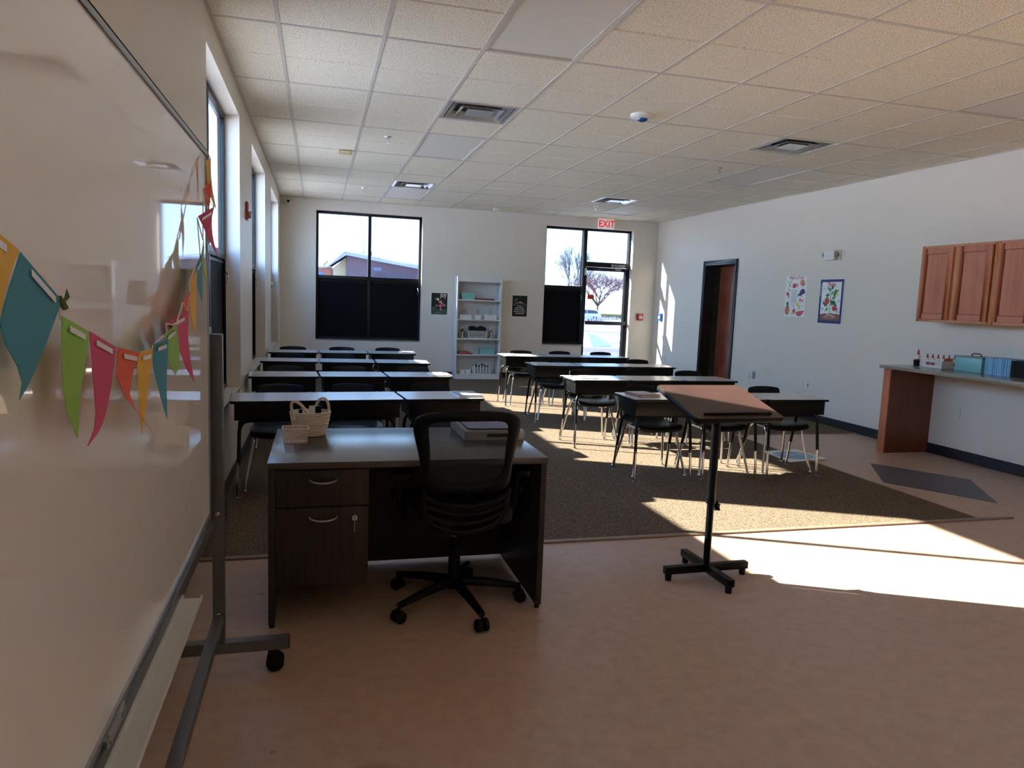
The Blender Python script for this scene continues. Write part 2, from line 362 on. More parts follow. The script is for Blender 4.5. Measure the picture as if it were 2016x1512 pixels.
# ------------------------------------------------------------------ windows
WINFR = BLACKFR
def frame_bars(m, rects, y0, y1):
    for a, b_, c_, d_ in rects: m.box(a, b_, y0, y1, c_, d_)
def window(name, w_, z0, z1, zt, mulls, xf, label=None, latch=True, lower=True, dep=0.11, gl=None, gd=0.014, fd=0.05):
    """local x along the wall, local y outward from the inner wall face"""
    r = sempty(name, label); f = 0.042; gl = gl or GLASS
    m = MB(); y0, y1 = dep, dep + fd
    edges = [0] + list(mulls) + [w_]
    frame_bars(m, [(0, f, z0, z1), (w_ - f, w_, z0, z1), (f, w_ - f, z1 - f, z1), (f, w_ - f, z0, z0 + f), (f, w_ - f, zt - 0.045, zt + 0.02)], y0, y1)
    for q in mulls:
        frame_bars(m, [(q - 0.026, q + 0.026, z0 + f, zt - 0.045), (q - 0.026, q + 0.026, zt + 0.02, z1 - f)], y0, y1)
    m.build('window_frame', WINFR, r, xf=xf, bevel=0.003)
    for a, b_ in zip(edges, edges[1:]):
        xa, xb = a + (0.026 if a > 0 else f), b_ - (0.026 if b_ < w_ else f)
        m = MB(); m.box(xa, xb, y0 + gd, y0 + gd + 0.008, zt + 0.02, z1 - f); m.build('pane', gl, r, xf=xf)
        if lower:
            m = MB(); m.box(xa, xb, y0 + 0.02, y0 + 0.045, z0 + f, zt - 0.045)
            p = m.build('lower_panel', BLACKPANEL, r, xf=xf)
            m = MB(); m.box(xa + 0.0, xb - 0.0, y0 + 0.012, y0 + 0.0199, zt - 0.078, zt - 0.06); m.build('panel_rail', WINFR, p, xf=xf)
    m = MB(); m.box(-0.0, w_, 0.0, dep, z0 - 0.012, z0 + 0.001) ; m.build('sill', REVEAL, r, xf=xf)
    if latch:
        a = w_ - 0.06
        m = MB(); m.tube([(a, y0 - 0.004, zt - 0.14), (a + 0.012, y0 - 0.02, zt - 0.16), (a + 0.016, y0 - 0.024, zt - 0.2), (a + 0.004, y0 - 0.016, zt - 0.235), (a, y0 - 0.004, zt - 0.25)], 0.006, 8)
        m.build('latch', CHROME, r, smooth=True, xf=xf)
    return r
# left-wall windows: local x = +y, local y = -x
for i, (a, b_, c_, d_) in enumerate(LW):
    xf = Matrix(((0, -1, 0, XL), (1, 0, 0, a), (0, 0, 1, 0), (0, 0, 0, 1)))
    window('window_%d' % (i + 1 if i < 3 else i + 3), b_ - a, c_, d_, 1.70, [(b_ - a) / 2], xf, 'tall black framed window in the left wall, ' + ('nearest the whiteboard', 'middle of the three past the whiteboard', 'nearest the back wall', 'added behind the camera for light', 'far behind the camera')[i])
for i, (a, b_, c_, d_) in enumerate(FW):
    xf = Matrix(((-1, 0, 0, b_), (0, -1, 0, YF), (0, 0, 1, 0), (0, 0, 0, 1)))
    window('window_%d' % (i + 8), b_ - a, c_, d_, 1.70, [(b_ - a) / 2], xf, 'black framed window in the wall behind the camera, ' + ('left', 'right')[i])
# back-wall windows: local x = +x, local y = +y
a, b_, c_, d_ = BW[0]
window('window_4', b_ - a, c_, d_, 1.70, [(b_ - a) / 2], Matrix.Translation((a, YB, 0)), gl=GLASSB, gd=0.045, fd=0.09, label='square black framed window in the back wall with a brick building outside')
a, b_, c_, d_ = BW[1]
window('window_5', 0.80, c_, d_, 1.70, [], Matrix.Translation((a, YB, 0)), gl=GLASSB, gd=0.045, fd=0.09, label='narrow black framed window beside the glass door in the back wall')

# exterior glass door in the back wall
r = sempty('door_1', 'black framed glass door with transom leading outside')
a, b_ = 5.375, 6.285; y0, y1 = YB + 0.11, YB + 0.20
m = MB(); frame_bars(m, [(a, a + 0.035, 0, 2.785), (b_ - 0.035, b_, 0, 2.785), (a + 0.035, b_ - 0.035, 2.745, 2.785), (a + 0.035, b_ - 0.035, 2.09, 2.18)], y0, y1); m.build('door_frame', WINFR, r, bevel=0.003)
m = MB(); m.box(a + 0.035, b_ - 0.035, y0 + 0.045, y0 + 0.053, 2.18, 2.745); m.build('transom_pane', GLASSB, r)
m = MB(); frame_bars(m, [(a + 0.038, a + 0.055, 0.012, 2.085), (b_ - 0.095, b_ - 0.038, 0.012, 2.085), (a + 0.055, b_ - 0.095, 2.02, 2.085), (a + 0.055, b_ - 0.095, 0.012, 0.25), ], y0 + 0.01, y0 + 0.055); leaf = m.build('door_leaf', WINFR, r, bevel=0.002)
m = MB(); m.box(a + 0.055, b_ - 0.095, y0 + 0.03, y0 + 0.037, 0.25, 2.02); m.build('pane', GLASSB, leaf)
m = MB(); m.box(a + 0.05, b_ - 0.05, y0 - 0.055, y0 - 0.015, 1.015, 1.085)
for xx in (a + 0.06, b_ - 0.09): m.box(xx, xx + 0.03, y0 - 0.02, y0 + 0.012, 1.03, 1.07)
m.build('push_bar', mat('dark_grey_metal', (70, 70, 74), 0.35, 0.7), leaf, bevel=0.005)
m = MB(); m.box(b_ - 0.38, b_ - 0.12, y0 - 0.05, y0 - 0.002, 2.10, 2.15); cl = m.build('door_closer', STEEL, r, bevel=0.006)
m = MB(); m.tube([(b_ - 0.34, y0 - 0.03, 2.10), (b_ - 0.30, y0 - 0.07, 2.05), (b_ - 0.19, y0 - 0.03, 2.05)], 0.008, 8); m.build('closer_arm', STEEL, cl)
m = MB(); m.box(a + 0.005, a + 0.045, y0 - 0.02, y0 - 0.001, 1.93, 2.06); m.build('door_contact', WHITEPL, r, bevel=0.003)
m = MB(); m.box(a + 0.10, a + 0.23, y0 + 0.0255, y0 + 0.0299, 1.49, 1.57)
m.mi(1)
for q in range(2):
    for s_ in range(5): m.box(a + 0.112 + s_*0.022, a + 0.127 + s_*0.022, y0 + 0.0249, y0 + 0.0254, 1.504 + q*0.03, 1.518 + q*0.03)
tag(m.build('door_sticker', [mat('sticker_red', (226, 60, 40), 0.5), mat('sticker_ink', (120, 20, 16), 0.5)]), 'small red sticker on the glass of the exit door', 'sticker')
# sill threshold
m = MB(); m.box(a, b_, YB, YB + TH, 0.0, 0.012); struct(m.build('trim_5', ALU))

# interior door in the right wall: deep black steel frame and wood leaf slightly ajar
r = sempty('door_2', 'reddish wood door slightly ajar in a black steel frame')
m = MB()
m.box(XR - 0.012, XR + 0.172, RD[0], RD[0] + 0.03, 0, RD[3]); m.box(XR - 0.012, XR + 0.172, RD[1] - 0.03, RD[1], 0, RD[3]); m.box(XR - 0.012, XR + 0.172, RD[0] + 0.03, RD[1] - 0.03, RD[3] - 0.03, RD[3])
m.box(XR - 0.014, XR - 0.0, RD[0] - 0.045, RD[0], 0, RD[3] + 0.045); m.box(XR - 0.014, XR - 0.0, RD[1], RD[1] + 0.045, 0, RD[3] + 0.045); m.box(XR - 0.014, XR - 0.0, RD[0], RD[1], RD[3], RD[3] + 0.045)
m.build('door_frame', mat('black_door_frame', (22, 23, 27), 0.3), r, bevel=0.002)
LF = Matrix.Translation((XR + 0.165, RD[1] - 0.19, 0)) @ Matrix.Rotation(math.radians(5), 4, 'Z')
LF = Matrix.Translation((XR + 0.12, RD[0] + 0.032, 0)) @ Matrix.Rotation(math.radians(-9), 4, 'Z')
m = MB(); L_ = 0.86
frame_bars(m, [], 0, 0)
# leaf in local y along the door, local x thickness; the lite slot is near the hinge-side camera edge
def lb(y0_, y1_, z0_, z1_): m.box(0.0, 0.045, y0_, y1_, z0_, z1_)
lb(0, 0.10, 0.01, 2.09); lb(0.24, L_, 0.01, 2.09); lb(0.10, 0.24, 0.01, 1.28); lb(0.10, 0.24, 1.93, 2.09)
lf = m.build('door_leaf', DOORWOOD, r, xf=LF)
m = MB(); m.box(0.018, 0.026, 0.10, 0.24, 1.28, 1.93); m.build('pane', glass('dark_glass', (0.25, 0.27, 0.28)), lf, xf=LF)
m = MB(); m.box(-0.008, 0.0, 0.085, 0.10, 1.265, 1.945); m.box(-0.008, 0.0, 0.24, 0.255, 1.265, 1.945); m.box(-0.008, 0.0, 0.10, 0.24, 1.265, 1.28); m.box(-0.008, 0.0, 0.10, 0.24, 1.93, 1.945); m.build('lite_trim', BLACKMET, lf, xf=LF)
# hallway beyond the door
m = MB(); m.box(XR + 0.16, XR + 2.2, 8.6, 8.7, 0, 2.9); m.box(XR + 0.16, XR + 2.2, 12.2, 12.3, 0, 2.9); m.box(XR + 2.1, XR + 2.2, 8.7, 12.2, 0, 2.9); m.box(XR + 0.16, XR + 2.2, 8.6, 12.3, 2.8, 2.9)
struct(m.build('wall_hallway', WALL))
m = MB(); m.box(XR + 0.16, XR + 2.2, 8.6, 12.3, -0.05, 0.0); struct(m.build('floor_hallway', LINO))

# ------------------------------------------------------------------ ceiling lights, vents and fittings
PANELW = mat('light_panel_diffuser', (224, 221, 212), 0.5, noise=0.01, spec=0.25)
COLN = {2: 'the column near the windows', 8: 'the column near the right wall', 7: 'the column near the right wall'}
def at_row(k): return {-8: 'behind the camera', -2: 'nearest the whiteboard', 4: 'over the front desks', 10: 'near the back wall', 2: 'over the front desks', 9: 'near the back wall'}[k]
for c_, k in LIGHTS:
    if k == -8: continue
    x0, x1 = GX0 + c_*T + w, GX0 + (c_+1)*T - w; ya, yb = GY0 + k*T + w, GY0 + (k+2)*T - w
    t_ = thing('ceiling_light', 'unlit white ceiling light panel %s, in %s' % (at_row(k), COLN[c_]), 'light', (0, 0, 0), group='flat ceiling light panels')
    m = MB()
    for q in ((x0, x0 + 0.016, ya, yb), (x1 - 0.016, x1, ya, yb), (x0 + 0.016, x1 - 0.016, ya, ya + 0.016), (x0 + 0.016, x1 - 0.016, yb - 0.016, yb)): m.box(*q, HC - 0.001, HC + 0.03)
    m.build('frame', GRID, t_)
    m = MB(); m.box(x0 + 0.016, x1 - 0.016, ya + 0.016, yb - 0.016, HC + 0.004, HC + 0.012); m.build('diffuser', PANELW, t_)
for c_, k in LIGHTS:
    if k != -8: continue
    x0, x1 = GX0 + c_*T, GX0 + (c_+1)*T; ya, yb = GY0 + k*T, GY0 + (k+2)*T
    m = MB(); m.box(x0, x1, ya, yb, HC, HC + 0.02); struct(m.build('ceiling_panel', PANELW))
VENTM = mat('vent_metal', (214, 214, 212), 0.25, 0.75, noise=0.02)
VENTD = mat('vent_throat', (60, 60, 60), 0.4, 0.4)
def vent(c_, k):
    cx, cy = GX0 + (c_+0.5)*T, GY0 + (k+0.5)*T
    t_ = thing('ceiling_vent', 'square metal ceiling air diffuser %s, in %s' % (at_row(k), COLN[c_]), 'vent', (cx, cy, HC), group='square ceiling air diffusers')
    h = T/2 - w
    def ring(m, r0, z0, r1, z1):
        a = [(-r0,-r0,z0),(r0,-r0,z0),(r0,r0,z0),(-r0,r0,z0)]; b2 = [(-r1,-r1,z1),(r1,-r1,z1),(r1,r1,z1),(-r1,r1,z1)]
        m._add(a + b2, [(i, (i+1) % 4, 4 + (i+1) % 4, 4 + i) for i in range(4)])
    m = MB(); ring(m, h, 0.001, h - 0.035, 0.001); ring(m, h - 0.035, 0.001, h - 0.04, 0.055); m.build('frame', VENTM, t_, solid=0.0015)
    m = MB(); ring(m, 0.248, 0.0, 0.185, 0.045); m.build('louver', VENTM, t_, solid=0.002)
    m = MB(); ring(m, 0.180, -0.006, 0.125, 0.035); m.build('louver', VENTM, t_, solid=0.002)
    m = MB(); m.box(-0.11, 0.11, -0.11, 0.11, -0.006, -0.002); ring(m, 0.11, -0.004, 0.09, 0.02); m.build('centre_plate', VENTM, t_)
    m = MB(); m.box(-h + 0.04, h - 0.04, -h + 0.04, h - 0.04, 0.06, 0.065); m.build('throat', VENTD, t_)
for v_ in VENTS: vent(*v_)
def sprinkler(x, y, where):
    t_ = thing('sprinkler', 'small chrome sprinkler head in the ceiling %s' % where, 'sprinkler', (x, y, HC), group='ceiling sprinkler heads')
    m = MB(); m.lathe([(0.036, 0.0), (0.034, -0.006), (0.014, -0.009)], n=18); m.build('plate', CHROME, t_, smooth=True)
    m = MB(); m.lathe([(0.009, -0.009), (0.009, -0.028)], n=10); m.tube([(-0.014, 0, -0.02), (-0.017, 0, -0.04), (0, 0, -0.055), (0.017, 0, -0.04), (0.014, 0, -0.02)], 0.0028, 6); m.lathe([(0.018, -0.055), (0.018, -0.058)], n=14); m.build('head', CHROME, t_, smooth=True)
sprinkler(1.25, 7.42, 'above the second row, near the windows'); sprinkler(1.23, 11.05, 'near the back wall, window side')
sprinkler(4.90, 7.40, 'beside the diffuser on the right'); sprinkler(4.90, 11.14, 'near the exit sign')
t_ = thing('occupancy_sensor', 'round white ceiling sensor with a blue centre lens', 'sensor', (3.15, 5.66, HC))
m = MB(); m.lathe([(0.098, 0.0), (0.1, -0.02), (0.094, -0.026), (0.05, -0.034), (0.045, -0.034)], n=32); m.build('housing', WHITEPL, t_, smooth=True)
m = MB(); m.lathe([(0.044, -0.034), (0.04, -0.046), (0.02, -0.056), (0.004, -0.058)], n=24); m.build('lens', mat('blue_lens', (20, 80, 140), 0.15), t_, smooth=True)
m = MB(); m.box(0.80, 0.945, 8.27, 8.35, HC - 0.045, HC - 0.002); m.mi(1).box(0.82, 0.925, 8.255, 8.2699, HC - 0.035, HC - 0.012)
tag(m.build('ceiling_sensor', [mat('beige_plastic', (214, 190, 140), 0.4), WHITEPL], bevel=0.004), 'small beige box fixed under the ceiling near the windows', 'sensor')
m = MB(); m.box(3.47, 3.57, 12.18, 12.26, HC - 0.05, HC - 0.002); tag(m.build('ceiling_sensor', WHITEPL, bevel=0.006), 'small white box fixed under the ceiling above the bookcase', 'sensor')
# dome camera on the back wall
t_ = thing('security_camera', 'white dome security camera high in the left back corner', 'camera', (0.10, YB, 2.885))
m = MB(); m.lathe([(0.058, 0.0), (0.06, -0.02), (0.058, -0.045), (0.05, -0.062), (0.046, -0.064)], n=28, axis='y'); m.build('housing', WHITEPL, t_, smooth=True)
m = MB(); m.lathe([(0.045, -0.050), (0.046, -0.07), (0.036, -0.092), (0.018, -0.104), (0.002, -0.106)], (0.012, 0, -0.004), n=24, axis='y'); m.build('eyeball', WHITEPL, t_, smooth=True)
m = MB(); m.lathe([(0.024, -0.09), (0.024, -0.108), (0.016, -0.112), (0.002, -0.112)], (0.014, 0, -0.004), n=20, axis='y'); m.build('lens', mat('black_lens', (8, 8, 9), 0.1), t_, smooth=True)
# exit sign
EXITR = mat('exit_red', (222, 28, 34), 0.5); _b = EXITR.node_tree.nodes['Principled BSDF']; _b.inputs['Emission Color'].default_value = (1, 0.02, 0.03, 1); _b.inputs['Emission Strength'].default_value = 0.12
EXITH = mat('exit_housing', (240, 240, 236), 0.4); _b = EXITH.node_tree.nodes['Principled BSDF']; _b.inputs['Emission Color'].default_value = (1, 0.93, 0.88, 1); _b.inputs['Emission Strength'].default_value = 0.05
t_ = thing('exit_sign', 'white exit sign with red EXIT letters above the glass door', 'sign', (5.70, YB - 0.05, 2.783))
m = MB(); m.box(-0.155, 0.155, -0.022, 0.022, 0.0, 0.175); m.build('housing', EXITH, t_, bevel=0.005)
m = MB(); m.box(-0.06, 0.06, -0.03, 0.03, 0.175, 0.183); m.build('canopy', WHITEPL, t_)
m = MB(); m.text('EXIT', 0.168, lambda u, v: (u*0.92, -0.0245, 0.028 + v*1.02), bold=0.0035); m.build('letters', EXITR, t_)
# wall devices
def plate(name, label, cat, y, z, w_=0.07, h=0.115, mat_=WHITEPL, kind='outlet', group=None):
    t_ = thing(name, label, cat, (XR, y, z), group=group)
    m = MB(); m.box(-0.006, 0.0, -w_/2, w_/2, -h/2, h/2); m.build('cover_plate', mat_, t_, bevel=0.002)
    m = MB()
    if kind == 'outlet':
        for q in (-0.022, 0.022):
            m.mi(0).lathe([(0.016, -0.0085), (0.016, -0.006)], (0, 0, q), 16, 'x')
            m.mi(1).box(-0.0092, -0.0086, -0.007, -0.005, q - 0.002, q + 0.007); m.box(-0.0092, -0.0086, 0.005, 0.007, q - 0.002, q + 0.007)
        m.build('socket', [WHITEPL, BLACKPL], t_)
    elif kind == 'jack':
        m.mi(1).box(-0.0088, -0.0062, -0.012, 0.001, -0.012, 0.002); m.box(-0.0088, -0.0062, 0.004, 0.016, -0.012, 0.002); m.mi(1).box(-0.0088, -0.0062, -0.006, 0.006, 0.016, 0.028)
        m.build('jack', [WHITEPL, BLACKPL], t_)
    elif kind == 'switch':
        m.box(-0.012, -0.0062, -0.016, 0.016, -0.03, 0.03); m.build('rocker', mat_, t_)
    return t_
IVORY = mat('ivory_plastic', (222, 218, 200), 0.4)
plate('wall_outlet', 'white wall plate near the wood door, above desk height', 'outlet', 9.42, 0.45, mat_=WHITEPL, kind='switch', group='wall plates')
plate('wall_outlet', 'grey wall plate just right of the white one near the wood door', 'outlet', 9.27, 0.46, mat_=mat('grey_plate', (150, 152, 154), 0.35, 0.4), kind='switch', group='wall plates')
plate('wall_outlet', 'ivory power outlet low on the right wall under the fruit poster', 'outlet', 8.18, 0.47, mat_=IVORY, group='wall plates')
plate('wall_outlet', 'white data jack plate with black ports beside the ivory outlet', 'outlet', 8.04, 0.47, kind='jack', group='wall plates')
plate('wall_outlet', 'power outlet under the counter beside the brown end panel', 'outlet', 5.745, 0.46, mat_=IVORY, group='wall plates')
plate('wall_outlet', 'small power outlet low on the right wall near the back corner', 'outlet', 12.12, 0.46, group='wall plates')
t_ = thing('emergency_light', 'white emergency light box high on the right wall above the plant poster', 'emergency light', (XR, 7.76, 2.055))
m = MB(); m.box(-0.012, 0, -0.13, 0.13, 0.0, 0.13); m.build('back_plate', IVORY, t_, bevel=0.003)
m = MB(); m.box(-0.075, -0.012, -0.08, 0.11, 0.004, 0.125); m.build('housing', WHITEPL, t_, bevel=0.01)
for q in (-0.095, 0.118):
    m = MB(); m.lathe([(0.012, 0.0), (0.03, -0.02), (0.034, -0.04), (0.03, -0.043)], (-0.02, q, 0.07), 16, 'x'); m.build('lamp_head', mat('lamp_lens', (120, 116, 104), 0.15), t_, smooth=True)
# fire alarm pull (back wall), blue box (right wall), strobe (left wall)
t_ = thing('fire_alarm_pull', 'red fire alarm pull station on the back wall right of the glass door', 'fire alarm', (6.495, YB, 1.19))
m = MB(); m.box(-0.058, 0.058, -0.04, 0, -0.065, 0.065); m.build('housing', REDPL, t_, bevel=0.006)
m = MB(); m.box(-0.03, 0.035, -0.052, -0.04, -0.03, 0.02); m.mi(1).box(-0.02, 0.025, -0.0525, -0.0521, -0.006, 0.004); m.build('pull_handle', [WHITEPL, REDPL], t_, bevel=0.002)
m = MB(); m.text('FIRE', 0.026, lambda u, v: (u, -0.0405, 0.034 + v)); m.build('letters', WHITEPL, t_)
t_ = thing('blue_pull_station', 'small blue and white box on the right wall near the back corner', 'alarm', (XR, 12.35, 1.205))
m = MB(); m.box(-0.045, 0, -0.05, 0.05, -0.07, 0.07); m.build('housing', mat('blue_plastic', (40, 90, 160), 0.4), t_, bevel=0.006)
m = MB(); m.box(-0.05, -0.045, -0.03, 0.03, -0.025, 0.02); m.build('pull_handle', WHITEPL, t_)
t_ = thing('alarm_strobe', 'red fire alarm horn strobe on the left wall pier between windows', 'fire alarm', (XL, 6.78, 2.02))
m = MB(); m.box(0, 0.022, -0.06, 0.06, 0, 0.155); m.build('housing', mat('dark_red_plastic', (150, 26, 24), 0.35), t_, bevel=0.01)
m = MB(); m.box(0.022, 0.05, -0.03, 0.03, 0.015, 0.075); m.build('strobe_lens', mat('strobe_lens', (190, 180, 180), 0.1), t_, bevel=0.008)

# ------------------------------------------------------------------ posters
def flat(layer_h, mapf):
    m = MB()
    def ell(mi, cu, cv, a, b_, layer, rot=0, n=18):
        m.mi(mi).poly([mapf(cu + a*math.cos(q)*math.cos(rot) - b_*math.sin(q)*math.sin(rot), cv + a*math.cos(q)*math.sin(rot) + b_*math.sin(q)*math.cos(rot), layer) for q in [2*PI*i/n for i in range(n)]])
    def pl(mi, pts, layer): m.mi(mi).poly([mapf(u, v, layer) for u, v in pts])
    def rc(mi, u0, u1, v0, v1, layer): pl(mi, [(u0, v0), (u1, v0), (u1, v1), (u0, v1)], layer)
    def ln(mi, pts, w_, layer):
        for (a0, b0), (a1, b1) in zip(pts, pts[1:]):
            d = math.hypot(a1-a0, b1-b0) or 1; nx, ny = -(b1-b0)/d*w_/2, (a1-a0)/d*w_/2
            pl(mi, [(a0+nx, b0+ny), (a1+nx, b1+ny), (a1-nx, b1-ny), (a0-nx, b0-ny)], layer)
    def tx(mi, s_, size, u, v, layer, bold=0.0, skew=0.0, sx_=1.0):
        m.mi(mi).text(s_, size, lambda a, b_: mapf(u + a*sx_ + b_*skew, v + b_, layer), bold=bold)
    return m, ell, pl, rc, ln, tx
pm = lambda nm, c: mat('print_' + nm, c, 0.45, noise=0.05, scale=60)
PW, PRED, PGRN, PDG, PBLU, PORG, PYEL, PBRN, PGRY, PPNK, PBLK = [pm(a, b_) for a, b_ in (('white', (238, 238, 236)), ('red', (206, 40, 52)), ('green', (60, 150, 70)), ('dark_green', (30, 100, 50)), ('indigo', (66, 72, 120)), ('orange', (226, 130, 80)), ('yellow', (222, 214, 80)), ('brown', (130, 80, 58)), ('grey', (140, 140, 150)), ('pink', (214, 80, 100)), ('black', (16, 18, 18)))]
PNAVY, PROOT, PPALE = pm('navy', (28, 34, 110)), pm('root', (226, 196, 170)), pm('pale_green', (186, 206, 140))
PM = [PW, PRED, PGRN, PDG, PBLU, PORG, PYEL, PBRN, PGRY, PPNK, PBLK, PNAVY, PROOT, PPALE]
def rightwall(y_left, z0, Wd, Hd, lean=0.0):
    return lambda u, v, L_: (XR - 0.0025 - L_*0.0007, y_left - u*Wd + lean*v, z0 + v*Hd)
mp_ = rightwall(8.672, 1.338, 0.432, 0.546)
m, ell, pl, rc, ln, tx = flat(0, mp_)
rc(0, 0, 1, 0, 1, 0); m.box(XR - 0.002, XR - 0.0002, 8.672 - 0.432, 8.672, 1.338, 1.884)
tx(1, 'What is a Fruit?', 0.118, 0.5, 0.92, 2, bold=0.0016, sx_=0.95)
ln(13, [(0.10, 0.68), (0.17, 0.76), (0.24, 0.84), (0.30, 0.90)], 0.035, 1); ln(2, [(0.07, 0.87), (0.14, 0.86), (0.18, 0.78), (0.28, 0.74)], 0.018, 2)
ell(1, 0.42, 0.76, 0.085, 0.06, 1); ell(12, 0.56, 0.77, 0.055, 0.055, 1); ell(1, 0.545, 0.78, 0.02, 0.03, 2)
ell(5, 0.80, 0.83, 0.11, 0.075, 1); ell(9, 0.86, 0.79, 0.07, 0.035, 2, 0.3)
ell(3, 0.16, 0.655, 0.02, 0.022, 1); ell(3, 0.23, 0.645, 0.018, 0.022, 1)
for q in range(10): rc(8, 0.30, 0.56 + 0.05*((q*7) % 3)/2, 0.645 - q*0.034, 0.656 - q*0.034, 1)
for du, dv in ((0.82, 0.66), (0.76, 0.63), (0.86, 0.62), (0.81, 0.60), (0.9, 0.65), (0.74, 0.585), (0.80, 0.565), (0.86, 0.575), (0.70, 0.55), (0.76, 0.535), (0.66, 0.53), (0.92, 0.6)): ell(4, du, dv, 0.042, 0.028, 1 + (du > 0.8))
ell(1, 0.13, 0.55, 0.085, 0.05, 1, -0.5); ell(9, 0.17, 0.50, 0.075, 0.028, 2, -0.6); ell(12, 0.18, 0.50, 0.05, 0.014, 3, -0.6)
ell(1, 0.75, 0.415, 0.035, 0.04, 1); ell(1, 0.86, 0.40, 0.04, 0.028, 1)
ell(7, 0.15, 0.155, 0.11, 0.115, 1); ell(5, 0.15, 0.155, 0.08, 0.09, 2)
for q in range(7):
    a_ = -0.9 + q*0.3; pl(3, [(0.12, 0.26), (0.18, 0.26), (0.15 + 0.11*math.sin(a_), 0.29 + 0.10*math.cos(a_))], 2 + q*0.2)
for i in range(5):
    ln(7, [(0.06, 0.10 + i*0.03), (0.22, 0.20 + i*0.015)], 0.006, 4)
ell(6, 0.64, 0.31, 0.07, 0.042, 1); ell(6, 0.73, 0.25, 0.065, 0.036, 2, -0.4); ell(13, 0.75, 0.235, 0.045, 0.022, 3, -0.4)
ell(5, 0.48, 0.13, 0.07, 0.065, 1); ell(1, 0.50, 0.15, 0.05, 0.045, 2); ell(12, 0.42, 0.08, 0.06, 0.03, 3); ell(4, 0.46, 0.28, 0.02, 0.016, 1, 0.7)
pl(9, [(0.58, 0.12), (0.62, 0.07), (0.70, 0.03), (0.80, 0.035), (0.90, 0.09), (0.97, 0.165), (0.80, 0.15)], 1); ln(2, [(0.58, 0.12), (0.62, 0.065), (0.70, 0.025), (0.80, 0.028), (0.905, 0.085), (0.975, 0.165)], 0.012, 2)
for a_, b_ in ((0.3, 0.715), (0.75, 0.725), (0.77, 0.5), (0.1, 0.455), (0.75, 0.355), (0.33, 0.3), (0.33, 0.235), (0.84, 0.265), (0.66, 0.185), (0.43, 0.205)): rc(8, a_, a_ + 0.11, b_, b_ + 0.008, 1)
tag(m.build('fruit_poster', PM), 'white poster headed What is a Fruit? with fruit drawings on the right wall', 'poster')

mp_ = rightwall(7.965, 1.278, 0.428, 0.548)
m, ell, pl, rc, ln, tx = flat(0, mp_)
m.box(XR - 0.002, XR - 0.0002, 7.965 - 0.428, 7.965, 1.278, 1.826)
rc(0, -0.015, 1.015, -0.012, 1.012, 0); rc(11, 0.0, 1.0, 0.0, 1.0, 1); rc(0, 0.085, 0.92, 0.07, 0.94, 2)
rc(0, 0.03, 0.045, 0.62, 0.9, 2)
tx(1, 'Plants', 0.14, 0.5, 0.84, 4, bold=0.003)
pl(7, [(0.085, 0.07), (0.92, 0.07), (0.92, 0.205), (0.8, 0.225), (0.7, 0.215), (0.6, 0.235), (0.5, 0.24), (0.4, 0.215), (0.25, 0.225), (0.15, 0.205), (0.085, 0.215)], 3)
for du, dv in ((-0.2, 0.12), (-0.13, 0.10), (-0.05, 0.09), (0.03, 0.10), (0.1, 0.095), (0.17, 0.11), (0.24, 0.12), (-0.26, 0.14), (0.28, 0.15)): ln(12, [(0.5, 0.225), (0.5 + du*0.5, 0.18), (0.5 + du, dv)], 0.012, 4)
ln(2, [(0.5, 0.23), (0.49, 0.40), (0.50, 0.55), (0.47, 0.70), (0.52, 0.80)], 0.022, 4)
def leafp(cu, cv, L_, a_, mi=2, layer=5):
    d = (math.cos(a_), math.sin(a_)); nn = (-d[1], d[0])
    pl(mi, [(cu, cv), (cu + d[0]*L_*0.35 + nn[0]*L_*0.24, cv + (d[1]*L_*0.35 + nn[1]*L_*0.24)*0.78), (cu + d[0]*L_, cv + d[1]*L_*0.78), (cu + d[0]*L_*0.35 - nn[0]*L_*0.24, cv + (d[1]*L_*0.35 - nn[1]*L_*0.24)*0.78)], layer)
for cu, cv, L_, a_, mi in ((0.5, 0.74, 0.22, 2.6, 2), (0.52, 0.76, 0.2, 1.2, 3), (0.6, 0.7, 0.25, 0.3, 2), (0.45, 0.66, 0.2, 3.4, 3), (0.42, 0.6, 0.24, 3.7, 2), (0.6, 0.62, 0.18, 0.7, 3), (0.55, 0.52, 0.3, -0.6, 3), (0.56, 0.55, 0.2, 0.5, 2), (0.38, 0.4, 0.26, 2.7, 3), (0.42, 0.36, 0.18, 3.9, 2), (0.5, 0.42, 0.2, 0.4, 2), (0.62, 0.36, 0.24, -0.2, 3), (0.46, 0.5, 0.14, 2.4, 2), (0.55, 0.44, 0.15, 1.8, 3), (0.52, 0.65, 0.15, 0.9, 2)): leafp(cu, cv, L_, a_, mi, 5 + 0.1*(cu*10 % 3))
ell(6, 0.76, 0.66, 0.06, 0.035, 6); ell(1, 0.36, 0.5, 0.095, 0.068, 7); ell(1, 0.69, 0.345, 0.095, 0.062, 7)
for a_, b_ in ((0.14, 0.78), (0.12, 0.52), (0.12, 0.50), (0.12, 0.34), (0.12, 0.325), (0.12, 0.31), (0.8, 0.52), (0.8, 0.505), (0.8, 0.49), (0.76, 0.285), (0.76, 0.27), (0.76, 0.255)): rc(8, a_, a_ + 0.1, b_, b_ + 0.008, 3)
tag(m.build('plants_poster', PM), 'navy bordered poster headed Plants with a tomato plant on the right wall', 'poster')

